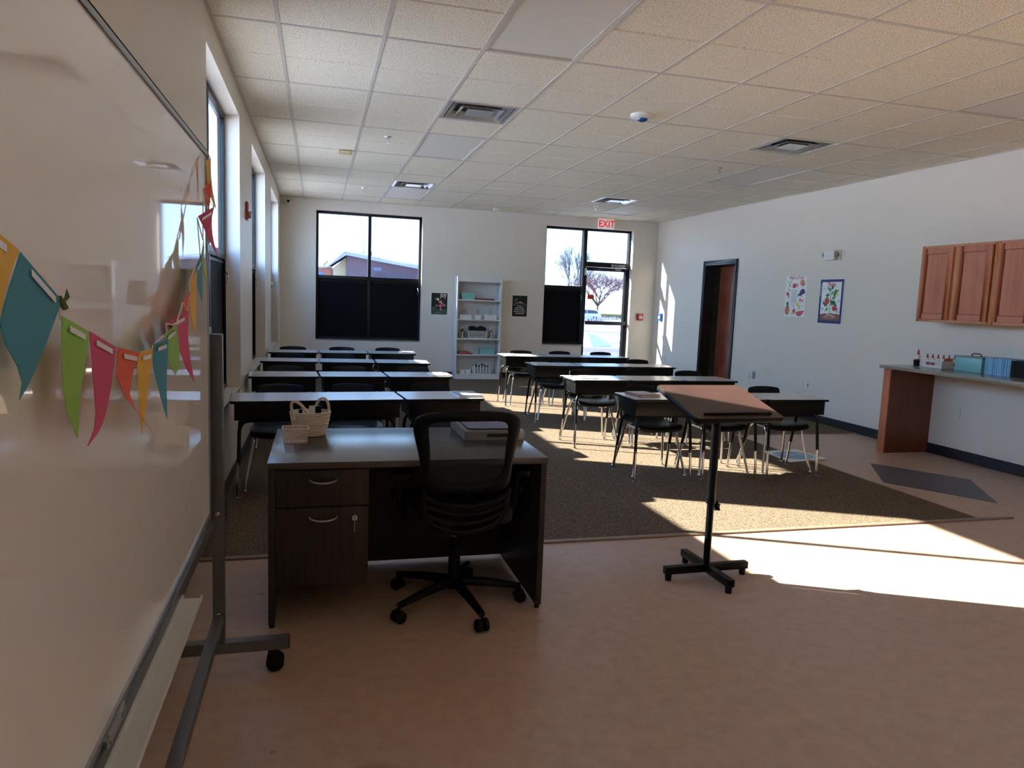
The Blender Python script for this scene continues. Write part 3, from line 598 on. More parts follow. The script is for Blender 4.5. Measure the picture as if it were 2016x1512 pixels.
backwall = lambda x0, z0, Wd, Hd: (lambda u, v, L_: (x0 + u*Wd, YB - 0.0025 - L_*0.0008, z0 + v*Hd))
mp_ = backwall(2.5, 1.102, 0.31, 0.402)
m, ell, pl, rc, ln, tx = flat(0, mp_)
m.box(2.5, 2.81, YB - 0.002, YB - 0.0002, 1.102, 1.504); rc(0, 0, 1, 0, 1, 0); rc(10, 0.04, 0.96, 0.03, 0.97, 1)
PM.append(pm('moss', (62, 84, 70))); PM.append(pm('moss_light', (104, 128, 112)))
pl(14, [(0.04, 0.03), (0.96, 0.03), (0.96, 0.2), (0.6, 0.24), (0.4, 0.3), (0.2, 0.36), (0.04, 0.32)], 2); pl(15, [(0.2, 0.08), (0.6, 0.1), (0.5, 0.13), (0.3, 0.12)], 3)
PLB = 15
ell(PLB, 0.34, 0.42, 0.07, 0.05, 3, 0.3); ell(PLB, 0.2, 0.33, 0.12, 0.02, 3, 0.2); ell(PLB, 0.75, 0.25, 0.2, 0.015, 3, -0.1); ell(PLB, 0.3, 0.7, 0.08, 0.04, 3, -0.3)
tx(12, 'joy', 0.28, 0.72, 0.80, 6, bold=0.006, sx_=1.05)
ell(12, 0.41, 0.70, 0.075, 0.055, 5); ln(0, [(0.44, 0.66), (0.52, 0.55)], 0.022, 5)
ell(12, 0.585, 0.60, 0.05, 0.04, 5); pl(9, [(0.54, 0.57), (0.64, 0.57), (0.62, 0.47), (0.80, 0.40), (0.55, 0.36), (0.38, 0.39), (0.52, 0.47)], 4)
ln(0, [(0.62, 0.55), (0.86, 0.42)], 0.022, 5); ln(10, [(0.50, 0.37), (0.44, 0.27)], 0.03, 5); ln(12, [(0.57, 0.37), (0.56, 0.26), (0.60, 0.22)], 0.035, 5)
tag(m.build('joy_poster', PM), 'dark poster with the word joy and a dancing figure, left of the bookcase', 'poster')
mp_ = backwall(3.972, 1.113, 0.303, 0.402)
m, ell, pl, rc, ln, tx = flat(0, mp_)
m.box(3.972, 4.275, YB - 0.002, YB - 0.0002, 1.113, 1.515); rc(0, 0, 1, 0, 1, 0); rc(10, 0.04, 0.96, 0.03, 0.97, 1)
rc(8, 0.04, 0.36, 0.655, 0.67, 2); ln(0, [(0.2, 0.73), (0.28, 0.79), (0.36, 0.82)], 0.02, 3); ln(0, [(0.42, 0.68), (0.55, 0.675), (0.66, 0.65)], 0.025, 3); pl(3, [(0.4, 0.94), (0.62, 0.94), (0.55, 0.88)], 2)
txt = 'the fruit of the Spirit is'
for i, ch in enumerate(txt):
    a_ = -0.62 + 1.24*i/(len(txt) - 1); tx(0, ch, 0.075, 0.5 + 0.62*math.sin(a_), 0.02 + 0.60*math.cos(a_), 3)
for i, s_ in enumerate(('love, joy,', 'peace, patience', 'kindness, goodness', 'faithfulness, gentleness', 'and self-control')):
    tx(0, s_, 0.088 if i != 3 else 0.08, 0.5, 0.49 - i*0.087, 3, bold=0.001, sx_=0.95)
tag(m.build('spirit_poster', PM), 'black poster with white lines of lettering, right of the bookcase', 'poster')

# ------------------------------------------------------------------ whiteboard on wheels
wb = thing('whiteboard', 'large glossy rolling whiteboard on a grey steel frame by the left wall', 'whiteboard')
BX, BY0, BY1, BZ0, BZ1 = 0.235, 0.17, 2.635, 0.62, 1.862
m = MB(); m.box(BX - 0.028, BX, BY0 + 0.012, BY1 - 0.012, BZ0 + 0.02, BZ1 - 0.008); m.build('panel', BOARD, wb)
m = MB()
m.box(BX - 0.034, BX + 0.004, BY0, BY1, BZ1 - 0.010, BZ1 + 0.004); m.box(BX - 0.034, BX + 0.004, BY1 - 0.013, BY1, BZ0, BZ1 - 0.010); m.box(BX - 0.034, BX + 0.004, BY0, BY0 + 0.013, BZ0, BZ1 - 0.010)
m.box(BX - 0.034, BX + 0.006, BY0 + 0.013, BY1 - 0.013, BZ0 + 0.006, BZ0 + 0.022); m.build('board_frame', ALU, wb, bevel=0.001)
m = MB(); m.box(BX - 0.01, BX + 0.004, BY0, BY1, BZ1 + 0.006, BZ1 + 0.0075); m.build('top_channel', mat('black_rubber', (14, 14, 15), 0.6), wb)
m = MB(); m.box(BX - 0.03, BX + 0.012, BY0, BY1 - 0.01, BZ0 - 0.035, BZ0 + 0.005); m.build('lower_rail', ALUG, wb, bevel=0.002)
m = MB()   # marker tray
prof = [(BX + 0.012, 0.585), (BX + 0.012, 0.600), (BX + 0.016, 0.600), (BX + 0.018, 0.589), (BX + 0.058, 0.587), (BX + 0.060, 0.597), (BX + 0.063, 0.597), (BX + 0.063, 0.583)]
m._add([(x, y, z) for y in (0.30, 2.02) for x, z in prof], [tuple(range(8))[::-1], tuple(range(8, 16))] + [(i, (i+1) % 8, 8 + (i+1) % 8, 8 + i) for i in range(8)])
m.build('marker_tray', mat('pale_tray', (206, 207, 202), 0.4), wb)
m = MB(); m.box(BX + 0.0, BX + 0.014, 1.30, 1.42, BZ0 - 0.002, BZ0 + 0.016); m.tube([(BX + 0.012, 1.31, BZ0 + 0.02), (BX + 0.02, 1.36, BZ0 + 0.03), (BX + 0.012, 1.42, BZ0 + 0.02)], 0.003, 6)
for q in (1.315, 1.40): m.lathe([(0.006, 0.0), (0.006, 0.004)], (BX + 0.014, q, BZ0 + 0.007), 10, 'x')
m.build('clip_hinge', STEEL, wb)
PX = 0.252
def post(py):
    m = MB(); m.box(PX - 0.02, PX + 0.02, py - 0.02, py + 0.02, 0.13, 1.262); p = m.build('post', ALUG, wb, bevel=0.003)
    m = MB(); m.box(PX - 0.025, PX - 0.0201, py - 0.022, py + 0.022, 0.55, 1.285); m.build('post_channel', ALU, p)
    m = MB()
    for q in (0.62, 0.24):
        m.lathe([(0.009, -0.024), (0.008, -0.029), (0.003, -0.031)], (PX, py, q), 12, 'y')
    m.build('bolt', CHROME, p, smooth=True)
    m = MB(); m.box(PX - 0.24, PX + 0.245, py - 0.022, py + 0.022, 0.085, 0.128); ft = m.build('foot', ALUG, wb, bevel=0.003)
    m = MB(); m.box(PX + 0.2452, PX + 0.248, py - 0.021, py + 0.021, 0.087, 0.126); m.build('end_cap', BLACKPL, ft)
    for q in (-0.2, 0.19):
        m = MB(); m.lathe([(0.010, 0.07), (0.010, 0.086)], (PX + q, py, 0), 12); m.box(PX + q - 0.02, PX + q + 0.02, py - 0.026, py + 0.026, 0.058, 0.072)
        for s_ in (-0.016, 0.016):
            m.lathe([(0.012, s_ - 0.010), (0.031, s_ - 0.009), (0.033, s_ - 0.004), (0.033, s_ + 0.004), (0.031, s_ + 0.009), (0.012, s_ + 0.010)], (PX + q + 0.006, py, 0.033), 20, 'y')
        m.build('caster', BLACKPL, ft, smooth=True)
post(2.72); post(0.12)
m = MB(); m.box(PX - 0.018, PX + 0.018, 0.14, 2.70, 0.20, 0.236); m.build('cross_bar', ALUG, wb, bevel=0.003)

# bunting
bt = thing('bunting', 'string of paper pennants in yellow, teal, green, pink and orange hanging across the whiteboard', 'bunting')
FL = [
 ('yellow', [(0.278,0.75,1.50),(0.275,0.925,1.454),(0.284,0.86,1.416),(0.277,0.83,1.33)]),
 ('teal', [(0.276,0.925,1.452),(0.276,1.055,1.397),(0.271,1.0,1.337),(0.268,0.96,1.301),(0.271,0.92,1.287),(0.272,0.93,1.312),(0.276,0.86,1.366),(0.278,0.87,1.395)]),
 ('green', [(0.274,1.06,1.377),(0.275,1.17,1.351),(0.274,1.165,1.331),(0.271,1.13,1.255),(0.273,1.11,1.206),(0.269,1.07,1.264),(0.275,1.05,1.339)]),
 ('pink', [(0.275,1.17,1.352),(0.276,1.31,1.318),(0.273,1.27,1.234),(0.274,1.22,1.199),(0.274,1.15,1.186),(0.273,1.2,1.211),(0.276,1.18,1.285)]),
 ('orange', [(0.275,1.325,1.317),(0.276,1.47,1.296),(0.273,1.42,1.26),(0.272,1.4,1.217),(0.281,1.55,1.13),(0.273,1.31,1.255)]),
 ('yellow', [(0.273,1.475,1.297),(0.274,1.59,1.295),(0.276,1.56,1.256),(0.275,1.52,1.193),(0.274,1.48,1.14),(0.272,1.47,1.224),(0.273,1.46,1.282)]),
 ('teal', [(0.274,1.6,1.304),(0.278,1.73,1.306),(0.274,1.72,1.226),(0.274,1.72,1.128),(0.272,1.65,1.201),(0.271,1.6,1.26)]),
 ('green', [(0.275,1.7,1.319),(0.276,1.84,1.334),(0.272,1.9,1.236),(0.273,1.83,1.214),(0.273,1.74,1.26)]),
 ('pink', [(0.266,1.78,1.341),(0.275,2.0,1.361),(0.274,2.0,1.269),(0.279,2.06,1.17),(0.27,1.98,1.22),(0.268,1.92,1.269)]),
 ('orange', [(0.276,1.93,1.387),(0.274,2.05,1.411),(0.269,2.05,1.359),(0.271,2.03,1.323),(0.269,1.96,1.357)]),
 ('yellow', [(0.271,2.06,1.437),(0.275,2.15,1.468),(0.272,2.15,1.4),(0.271,2.14,1.293),(0.269,2.08,1.341),(0.271,2.05,1.373)]),
 ('teal', [(0.273,2.14,1.477),(0.273,2.24,1.513),(0.276,2.24,1.42),(0.277,2.22,1.38),(0.273,2.16,1.429)]),
 ('green', [(0.273,2.24,1.509),(0.269,2.32,1.564),(0.27,2.32,1.483),(0.275,2.36,1.434),(0.272,2.27,1.467)]),
 ('pink', [(0.257,2.3,1.626),(0.283,2.45,1.673),(0.275,2.44,1.634),(0.276,2.46,1.574),(0.288,2.5,1.514),(0.272,2.4,1.567),(0.267,2.35,1.596)]),
 ('orange', [(0.257,2.42,1.721),(0.267,2.5,1.756),(0.264,2.5,1.677),(0.259,2.48,1.676),(0.255,2.44,1.702)]),
 ('yellow', [(0.251,2.52,1.819),(0.254,2.6,1.844),(0.255,2.6,1.763),(0.265,2.64,1.68),(0.254,2.58,1.712),(0.249,2.53,1.768)]),
]
FC = {'yellow': (226, 176, 50), 'teal': (62, 140, 158), 'green': (140, 190, 70), 'pink': (206, 70, 110), 'orange': (226, 92, 50)}
TAPE = mat('tape', (226, 220, 216), 0.35)
def chaikin(pts, keep):
    o_ = []; n_ = len(pts)
    for i in range(n_):
        p, q = Vector(pts[i]), Vector(pts[(i+1) % n_])
        a_ = p if i in keep else p*0.75 + q*0.25; b2 = q if (i+1) % n_ in keep else p*0.25 + q*0.75
        if i in keep: o_.append(p)
        else: o_.append(a_)
        if (i+1) % n_ not in keep: o_.append(b2)
    return o_
for i, (cn, pts) in enumerate(FL):
    tip = min(range(len(pts)), key=lambda k: pts[k][2]); keep = {0, 1, tip}
    q = chaikin(pts, keep); m = MB(); m.poly(q)
    f = m.build('pennant', mat('paper_' + cn, FC[cn], 0.7, noise=0.04), bt, solid=0.0008)
    f['label'] = cn + ' paper pennant'
    a_, b2 = Vector(pts[0]), Vector(pts[1]); cdir = (b2 - a_); out_ = Vector((0.0035, 0, 0)); dn = Vector((0, 0, -0.009))
    if i not in (10, 9, 14, 15):
        m = MB(); p0 = a_ + cdir*0.16 + out_; p1 = a_ + cdir*0.74 + out_
        m.poly([p0 + dn*1.0, p1 + dn*1.0, p1 + dn*1.9, p0 + dn*1.9]); m.build('tape_strip', TAPE, f, solid=0.0006)
path = [Vector((0.276, 0.30, 1.72)), Vector((0.276, 0.55, 1.58)), Vector((0.276, 0.75, 1.507))]
for cn, pts in FL: path += [Vector(pts[0]) + Vector((-0.002, 0, -0.004)), Vector(pts[1]) + Vector((-0.002, 0, -0.004))]
path.sort(key=lambda p: p.y); path.append(Vector((0.240, 2.625, 1.868)))
m = MB(); m.tube(path, 0.0016, 6); m.build('string', TAPE, bt)
m = MB(); m.poly([(0.277, 1.055, 1.392), (0.283, 1.062, 1.402), (0.277, 1.072, 1.412), (0.277, 1.064, 1.388)]); m.tube([(0.276, 1.045, 1.40), (0.278, 1.06, 1.388)], 0.004, 6); m.build('knot', mat('paper_olive', (84, 96, 50), 0.8), bt, solid=0.001)

# ------------------------------------------------------------------ student desks
def make_desk():
    t_ = thing('student_desk', 'x', 'desk', group='student desks in two blocks of four rows')
    hw, d0, d1, zt = 0.296, -0.215, 0.215, 0.675
    m = MB(); m.prism(rrect(-hw, hw, d0, d1, 0.028), zt - 0.020, zt - 0.0015); m.build('edge_band', BLACKPL, t_, bevel=0.004)
    m = MB(); m.prism(rrect(-hw + 0.004, hw - 0.004, d0 + 0.004, d1 - 0.004, 0.025), zt - 0.0015, zt); m.build('tabletop', DESKTOP, t_)
    a, y0, y1, z0, z1 = 0.268, d0 + 0.03, d1 - 0.06, zt - 0.135, zt - 0.021
    m = MB(); m.box(-a, a, y0, y0 + 0.004, z0, z1)
    for s_ in (-1, 1):
        m.prism([(y0 + 0.004, z0), (y1 - 0.05, z0), (y1, z0 + 0.05), (y1, z1), (y0 + 0.004, z1)], s_*a, s_*(a - 0.004), 'x')
    m.box(-a + 0.004, a - 0.004, y0 + 0.004, y1 - 0.05, z0, z0 + 0.004); m.build('book_box', BLACKMET, t_, bevel=0.0015)
    for fy, ty in ((-0.185, -0.13), (0.24, 0.08)):
        for s_ in (-1, 1):
            p = [Vector((0.0, ty, z0 - 0.012)), Vector((s_*0.17, ty, z0 - 0.012))] + bez((s_*0.17, ty, z0 - 0.012), (s_*0.232, ty + (fy-ty)*0.15, z0 - 0.012), (s_*0.237, ty + (fy-ty)*0.35, z0 - 0.085), 7)[1:] + [Vector((s_*0.243, ty + (fy-ty)*0.72, 0.235))]
            m = MB(); m.tube(p, 0.0125, 10); lg = m.build('leg', BLACKMET, t_, smooth=True)
            m = MB(); m.tube([(s_*0.2432, ty + (fy-ty)*0.73, 0.25), (s_*0.247, fy, 0.018)], 0.0105, 10); m.lathe([(0.008, 0.008), (0.008, 0.02)], (s_*0.247, fy, 0.008), 10); m.lathe([(0.017, 0.0), (0.017, 0.004), (0.008, 0.011)], (s_*0.247, fy, 0.008), 14)
            m.build('leg_insert', CHROME, lg, smooth=True)['label'] = 'chrome leg insert with glide'
    return t_
def make_chair():
    t_ = thing('school_chair', 'x', 'chair', group='black plastic chairs behind the student desks')
    prof = [(-0.208, 0.372, 0.19), (-0.210, 0.394, 0.196), (-0.195, 0.411, 0.20), (-0.15, 0.420, 0.205), (-0.05, 0.414, 0.208), (0.06, 0.408, 0.205), (0.13, 0.412, 0.198), (0.175, 0.435, 0.190), (0.200, 0.475, 0.180), (0.212, 0.500, 0.174), (0.222, 0.545, 0.168), (0.232, 0.60, 0.168), (0.242, 0.655, 0.168), (0.250, 0.695, 0.162), (0.256, 0.712, 0.150)]
    cols = [-1, -0.85, -0.55, -0.28, 0, 0.28, 0.55, 0.85, 1]
    V = []; F_ = []
    for i, (y, z, hw) in enumerate(prof):
        for u in cols:
            k = abs(u)**3; dz = 0.018*k if i < 7 else 0; dy = -0.028*(abs(u)**2) if i >= 7 else 0
            if i == len(prof) - 1: dz = -0.012*k
            V.append((u*hw, y + dy, z + dz))
    nc = len(cols)
    for i in range(len(prof) - 1):
        for k in range(nc - 1):
            if i == 8 and 2 <= k <= 5: continue      # carrying slot in the lower back
            F_.append((i*nc + k, i*nc + k + 1, (i+1)*nc + k + 1, (i+1)*nc + k))
    m = MB(); m._add(V, F_); m.build('seat_shell', BLACKPL, t_, smooth=True, solid=0.007, sub=1)
    for s_ in (-1, 1):
        for fy, ty in ((-0.215, -0.11), (0.205, 0.10)):
            p = [Vector((s_*0.165, 0, 0.392)), Vector((s_*0.167, ty*0.75, 0.392))] + bez((s_*0.167, ty*0.75, 0.392), (s_*0.172, ty*1.25, 0.390), (s_*0.185, ty + (fy-ty)*0.25, 0.31), 6)[1:] + [Vector((s_*0.235, fy, 0.014))]
            m = MB(); m.tube(p, 0.0105, 9); m.lathe([(0.015, 0.0), (0.015, 0.006), (0.010, 0.012)], (s_*0.235, fy, 0.008), 12); m.build('leg', CHROME, t_, smooth=True)
    m = MB(); m.tube([(-0.165, -0.07, 0.392), (0.165, -0.07, 0.392)], 0.008, 8); m.tube([(-0.165, 0.06, 0.392), (0.165, 0.06, 0.392)], 0.008, 8); m.build('cross_rod', CHROME, t_, smooth=True)
    return t_
desk0 = make_desk(); chair0 = make_chair(); first = {'d': True, 'c': True}
def place(kind, proto, loc, rz, label):
    if first[kind]:
        first[kind] = False; proto.location = loc; proto.rotation_euler = (0, 0, rz); proto['label'] = label; return proto
    return dup(proto, loc, rz, label)
ROWN = ['front row', 'second row', 'third row', 'back row']
SIDE = {'L': 'left block', 'R': 'right block'}
def pos(b_, k):
    return {'L': ('window end', 'middle', 'aisle end'), 'R': ('aisle end', 'middle', 'wall end')}[b_][k]
# row start x, front-edge y at the first desk, row angle (degrees)
ROWS = {'L': [(0.0, 5.04, 5.0), (0.012, 6.53, 3.4), (0.0, 7.98, -0.6), (0.01, 9.17, 2.7)],
        'R': [(2.985, 5.15, 0.2), (2.955, 6.46, 1.2), (2.985, 7.91, -0.5), (2.965, 9.19, 0.8)]}
CH = {'L': [((0.335, 0.869, 1.496), 5.47), ((0.300, 0.898, 1.524), 6.93), ((0.284, 0.852, 1.53), 8.32), ((0.287, 0.901, 1.503), 9.50)],
      'R': [((3.332, 3.93, 4.555), 5.545), ((3.315, 3.903, 4.544), 6.92), ((3.363, 3.967, 4.571), 8.32), ((3.346, 3.935, 4.554), 9.54)]}
for b_ in 'LR':
    for ri in range(4):
        x0, yf, ang = ROWS[b_][ri]; a = math.radians(ang)
        for k in range(3):
            d = 0.303 + k*0.606
            cx, cy = x0 + d*math.cos(a) - 0.215*math.sin(a), yf + d*math.sin(a) + 0.215*math.cos(a)
            if cx - 0.31 < XL: cx = XL + 0.325
            place('d', desk0, (cx, cy, 0.008), a, 'grey topped desk with black box, %s of the %s, %s' % (pos(b_, k), ROWN[ri], SIDE[b_]))
            xs, yc = CH[b_][ri]
            jit = (random.random() - 0.5)*0.06
            yy = yc + (0.0 if b_ == 'R' else k*0.075*(1 if ri == 0 else 0.5))
            xx = max(xs[k], 0.29)
            place('c', chair0, (xx, yy, 0.008), a*0.5 + jit, 'black plastic chair behind the %s desk, %s, %s' % (pos(b_, k), ROWN[ri], SIDE[b_]))
# booklets lying on the desks
def booklet(x, y, rz, zb, label, cover, n_=2, w_=0.20, d_=0.26, th=0.006):
    t_ = thing('booklet', label, 'booklet', (x, y, zb), rz, group='booklets lying on the student desks')
    m = MB()
    for q in range(n_): m.box(-w_/2 + q*0.008, w_/2 - q*0.008, -d_/2 + q*0.006, d_/2 - q*0.01, q*th, (q+1)*th - 0.0008)
    m.build('pages', PAPER, t_, bevel=0.0008)
    m = MB(); m.box(-w_/2 + 0.008, w_/2 - 0.02, -d_/2 + 0.008, d_/2 - 0.012, n_*th - 0.0008, n_*th + 0.001); m.build('cover', cover, t_)
    return t_
ZT = 0.683
CVG = mat('grey_cover', (176, 172, 166), 0.5); CVW = mat('cream_cover', (214, 204, 190), 0.5); CVR = mat('redbrown_cover', (140, 84, 66), 0.45)
booklet(1.695, 5.37, 0.09, ZT, 'cream booklets stacked on the aisle-end desk of the front row, left block', CVG, 3)
booklet(1.72, 6.78, 0.06, ZT, 'white booklets on the aisle-end desk of the second row, left block', CVW, 2)
booklet(1.70, 8.13, -0.02, ZT, 'white booklets on the aisle-end desk of the third row, left block', CVW, 2)
booklet(1.72, 9.42, 0.05, ZT, 'white booklets on the aisle-end desk of the back row, left block', CVW, 2)
t_ = thing('textbook', 'reddish brown hardcover book with a grey paper on top, front row desk beside the lectern', 'book', (3.16, 5.385, ZT), 0.1)
m = MB(); m.box(-0.085, 0.105, -0.115, 0.125, 0.0, 0.004); m.box(-0.085, 0.105, -0.115, 0.125, 0.016, 0.020); m.box(-0.085, -0.081, -0.115, 0.125, 0.004, 0.016); m.build('cover', CVR, t_)
m = MB(); m.box(-0.081, 0.1, -0.11, 0.12, 0.004, 0.016); m.build('pages', PAPER, t_)
m = MB(); m.box(-0.075, 0.07, -0.09, 0.115, 0.020, 0.0215); m.build('loose_sheet', CVG, t_)
booklet(3.145, 6.66, 0.05, ZT, 'grey booklets on the aisle-end desk of the second row, right block', CVG, 2)
booklet(3.15, 8.11, 0.0, ZT, 'brownish booklets on the aisle-end desk of the third row, right block', CVG, 2)
booklet(3.09, 9.36, 0.02, ZT, 'white booklets on the aisle-end desk of the back row, right block', CVW, 2)

# ------------------------------------------------------------------ teacher's desk
DX0, DX1, DY0, DY1, DZ = 0.398, 1.607, 3.05, 3.835, 0.718
td = thing('teacher_desk', 'dark wood teacher desk with a drawer pedestal, beside the whiteboard', 'desk', (1.0, 3.44, 0))
X = Matrix.Translation((-1.0, -3.44, 0))
m = MB(); m.box(DX0, DX1, DY0, DY1, DZ - 0.028, DZ); m.build('desktop', DARKTOP, td, bevel=0.002, xf=X)
for a, b_ in ((DX0 + 0.003, DX0 + 0.030), (DX1 - 0.030, DX1 - 0.003)):
    m = MB(); m.box(a, b_, DY0 + 0.006, DY1 - 0.006, 0.02, DZ - 0.028); sp = m.build('side_panel', DARKWOOD, td, bevel=0.0015, xf=X)
    m = MB()
    for q in (DY0 + 0.03, DY1 - 0.03): m.lathe([(0.012, 0.0), (0.012, 0.02)], ((a+b_)/2, q, 0), 12)
    m.build('glide', BLACKPL, sp, xf=X)
m = MB(); m.box(DX0 + 0.030, DX1 - 0.030, DY1 - 0.10, DY1 - 0.08, 0.022, DZ - 0.028); m.build('modesty_panel', DARKWOOD, td, xf=X)
m = MB(); m.box(DX0 + 0.031, 0.812, DY0 + 0.03, DY0 + 0.55, 0.165, DZ - 0.029); ped = m.build('pedestal', DARKWOOD, td, xf=X)
def drawer(z0, z1, lock):
    m = MB(); m.box(DX0 + 0.033, 0.810, DY0 + 0.010, DY0 + 0.029, z0, z1); dr = m.build('drawer', DARKWOOD, td, bevel=0.0015, xf=X)
    zc = z1 - 0.044
    pts = bez((0.566, DY0 + 0.010, zc + 0.004), (0.57, DY0 - 0.02, zc - 0.004), (0.622, DY0 - 0.020, zc - 0.007), 6) + bez((0.622, DY0 - 0.020, zc - 0.007), (0.674, DY0 - 0.02, zc - 0.004), (0.678, DY0 + 0.010, zc + 0.004), 6)[1:]
    m = MB(); m.tube(pts, 0.0042, 8); m.build('handle', STEEL, dr, smooth=True, xf=X)
    if lock:
        m = MB(); m.lathe([(0.011, -0.004), (0.011, 0.0)], (0.752, DY0 + 0.0098, z1 - 0.044), 16, 'y'); lk = m.build('lock', STEEL, dr, xf=X)
        m = MB(); m.lathe([(0.012, -0.016), (0.012, -0.014)], (0.752, DY0 + 0.010, z1 - 0.046), 14, 'y'); m.box(0.7505, 0.7535, DY0 - 0.006, DY0 + 0.006, z1 - 0.05, z1 - 0.04); m.box(0.7495, 0.7525, DY0 - 0.006, DY0 - 0.004, z1 - 0.105, z1 - 0.055); m.build('key', CHROME, dr, xf=X)
drawer(0.526, DZ - 0.036, False); drawer(0.175, 0.520, True)

# items on the teacher's desk
rb = thing('rope_basket', 'cream coiled rope basket with two loop handles on the teacher desk', 'basket', (0.562, 3.66, DZ), 0.15)
ROPE = mat('cotton_rope', (222, 212, 198), 0.85, noise=0.05, scale=80, bump=0.4, bscale=600)
m = MB(); prof = [(0.0, 0.002)]
for i in range(13):
    z = i*0.0092; rr = 0.068 + 0.022*(i/12.0)**0.8; prof += [(rr - 0.003, z + 0.0005), (rr, z + 0.0046), (rr - 0.003, z + 0.0088)]
inner = [(prof[-1][0] - 0.006, prof[-1][1]), (0.062, 0.006), (0.0, 0.006)]
m.lathe(prof + inner, n=36, cap=False); 
rbb = m.build('basket_body', ROPE, rb, smooth=True)
for ob_s in (rbb,):
    ob_s.scale = (1.12, 0.92, 1.0)
def handle(cx, cy, ang, tilt):
    pts = []
    for i in range(13):
        a_ = PI*i/12; u = 0.036*math.cos(a_); h = 0.072*math.sin(a_)
        pts.append((cx + u*math.cos(ang) + h*tilt[0], cy + u*math.sin(ang) + h*tilt[1], 0.105 + h))
    pts = [(pts[0][0], pts[0][1], 0.085)] + pts + [(pts[-1][0], pts[-1][1], 0.085)]
    m = MB(); m.tube(pts, 0.0072, 8); m.build('handle', ROPE, rb, smooth=True)
handle(0.058, 0.030, -0.35, (0.12, 0.1)); handle(-0.050, -0.055, -0.35, (-0.45, 0.0))
m = MB(); random.seed(3)
for i in range(9):
    a_ = random.uniform(-0.05, 0.03); b2 = random.uniform(-0.03, 0.04); m.mi(i % 2).box(a_, a_ + 0.03, b2, b2 + 0.004, 0.02, 0.122 + 0.009*(i % 3))
tag(m.build('card_bundle', [PAPER, BLACKPL], None), 'black and white cards standing inside the rope basket', 'cards').location = (0.555, 3.665, DZ)
pb = thing('woven_plastic_basket', 'small cream woven plastic basket in front of the rope basket on the teacher desk', 'basket', (0.497, 3.497, DZ), 0.04)
CRM = mat('cream_plastic', (228, 214, 200), 0.4, noise=0.03)
def lattice_basket(parent, hw, hd, h, ins, mat_, rows=6, nv=8, name='basket_body'):
    """open basket with real gaps between horizontal bands and uprights"""
    m = MB(); th = 0.0022
    def P(k, z):
        f = 1 - ins*(1 - z/h); return hw*f, hd*f
    for i in range(rows):
        za, zb = h*(i + 0.28)/rows*0.93, h*(i + 0.68)/rows*0.93; a0, b0 = P(0, za); a1, b1 = P(0, zb)
        o4 = [(-a0,-b0,za),(a0,-b0,za),(a0,b0,za),(-a0,b0,za),(-a1,-b1,zb),(a1,-b1,zb),(a1,b1,zb),(-a1,b1,zb)]
        m._add(o4, [(q, (q+1) % 4, 4 + (q+1) % 4, 4 + q) for q in range(4)])
    a0, b0 = P(0, 0); a1, b1 = P(0, h*0.95)
    for i in range(nv + 1):
        u = -1 + 2*i/nv
        for s_ in (-1, 1):
            m._add([(u*a0 - 0.0018, s_*b0, 0), (u*a0 + 0.0018, s_*b0, 0), (u*a1 + 0.0018, s_*b1, h*0.95), (u*a1 - 0.0018, s_*b1, h*0.95)], [(0,1,2,3)])
            m._add([(s_*a0, u*b0 - 0.0018, 0), (s_*a0, u*b0 + 0.0018, 0), (s_*a1, u*b1 + 0.0018, h*0.95), (s_*a1, u*b1 - 0.0018, h*0.95)], [(0,1,2,3)])
    m._add([(-a0,-b0,0.001),(a0,-b0,0.001),(a0,b0,0.001),(-a0,b0,0.001)], [(0,1,2,3)])
    body = m.build(name, mat_, parent, solid=th)
    m = MB(); rr = 0.0035; a1, b1 = P(0, h)
    q = rrect(-a1, a1, -b1, b1, min(a1, b1)*0.25, 3); q3 = [(x, y, h*0.965) for x, y in q]; q3.append(q3[0]); m.tube(q3, rr, 8, cap=False); m.build('rim', mat_, parent, smooth=True)
    return body
lattice_basket(pb, 0.058, 0.048, 0.068, 0.12, CRM, 6, 8)
bx = thing('white_box', 'flat grey box with dark front slot and papers on top, on the teacher desk', 'box', (1.455, 3.66, DZ), 0.0)
m = MB(); m.box(-0.155, 0.155, -0.2, 0.19, 0.0, 0.047); m.build('body', mat('pale_grey_plastic', (186, 186, 184), 0.4), bx, bevel=0.004)
m = MB(); m.box(-0.04, 0.075, -0.2025, -0.1995, 0.016, 0.034); m.build('slot', BLACKPL, bx)
m = MB(); m.prism(rrect(-0.13, 0.135, -0.17, 0.17, 0.02), 0.0465, 0.053); m.build('lid_edge', BLACKPL, bx)
m = MB(); m.prism(rrect(-0.128, 0.133, -0.165, 0.165, 0.02), 0.053, 0.056); m.build('top_sheet', mat('pale_lilac_paper', (196, 198, 214), 0.5), bx)

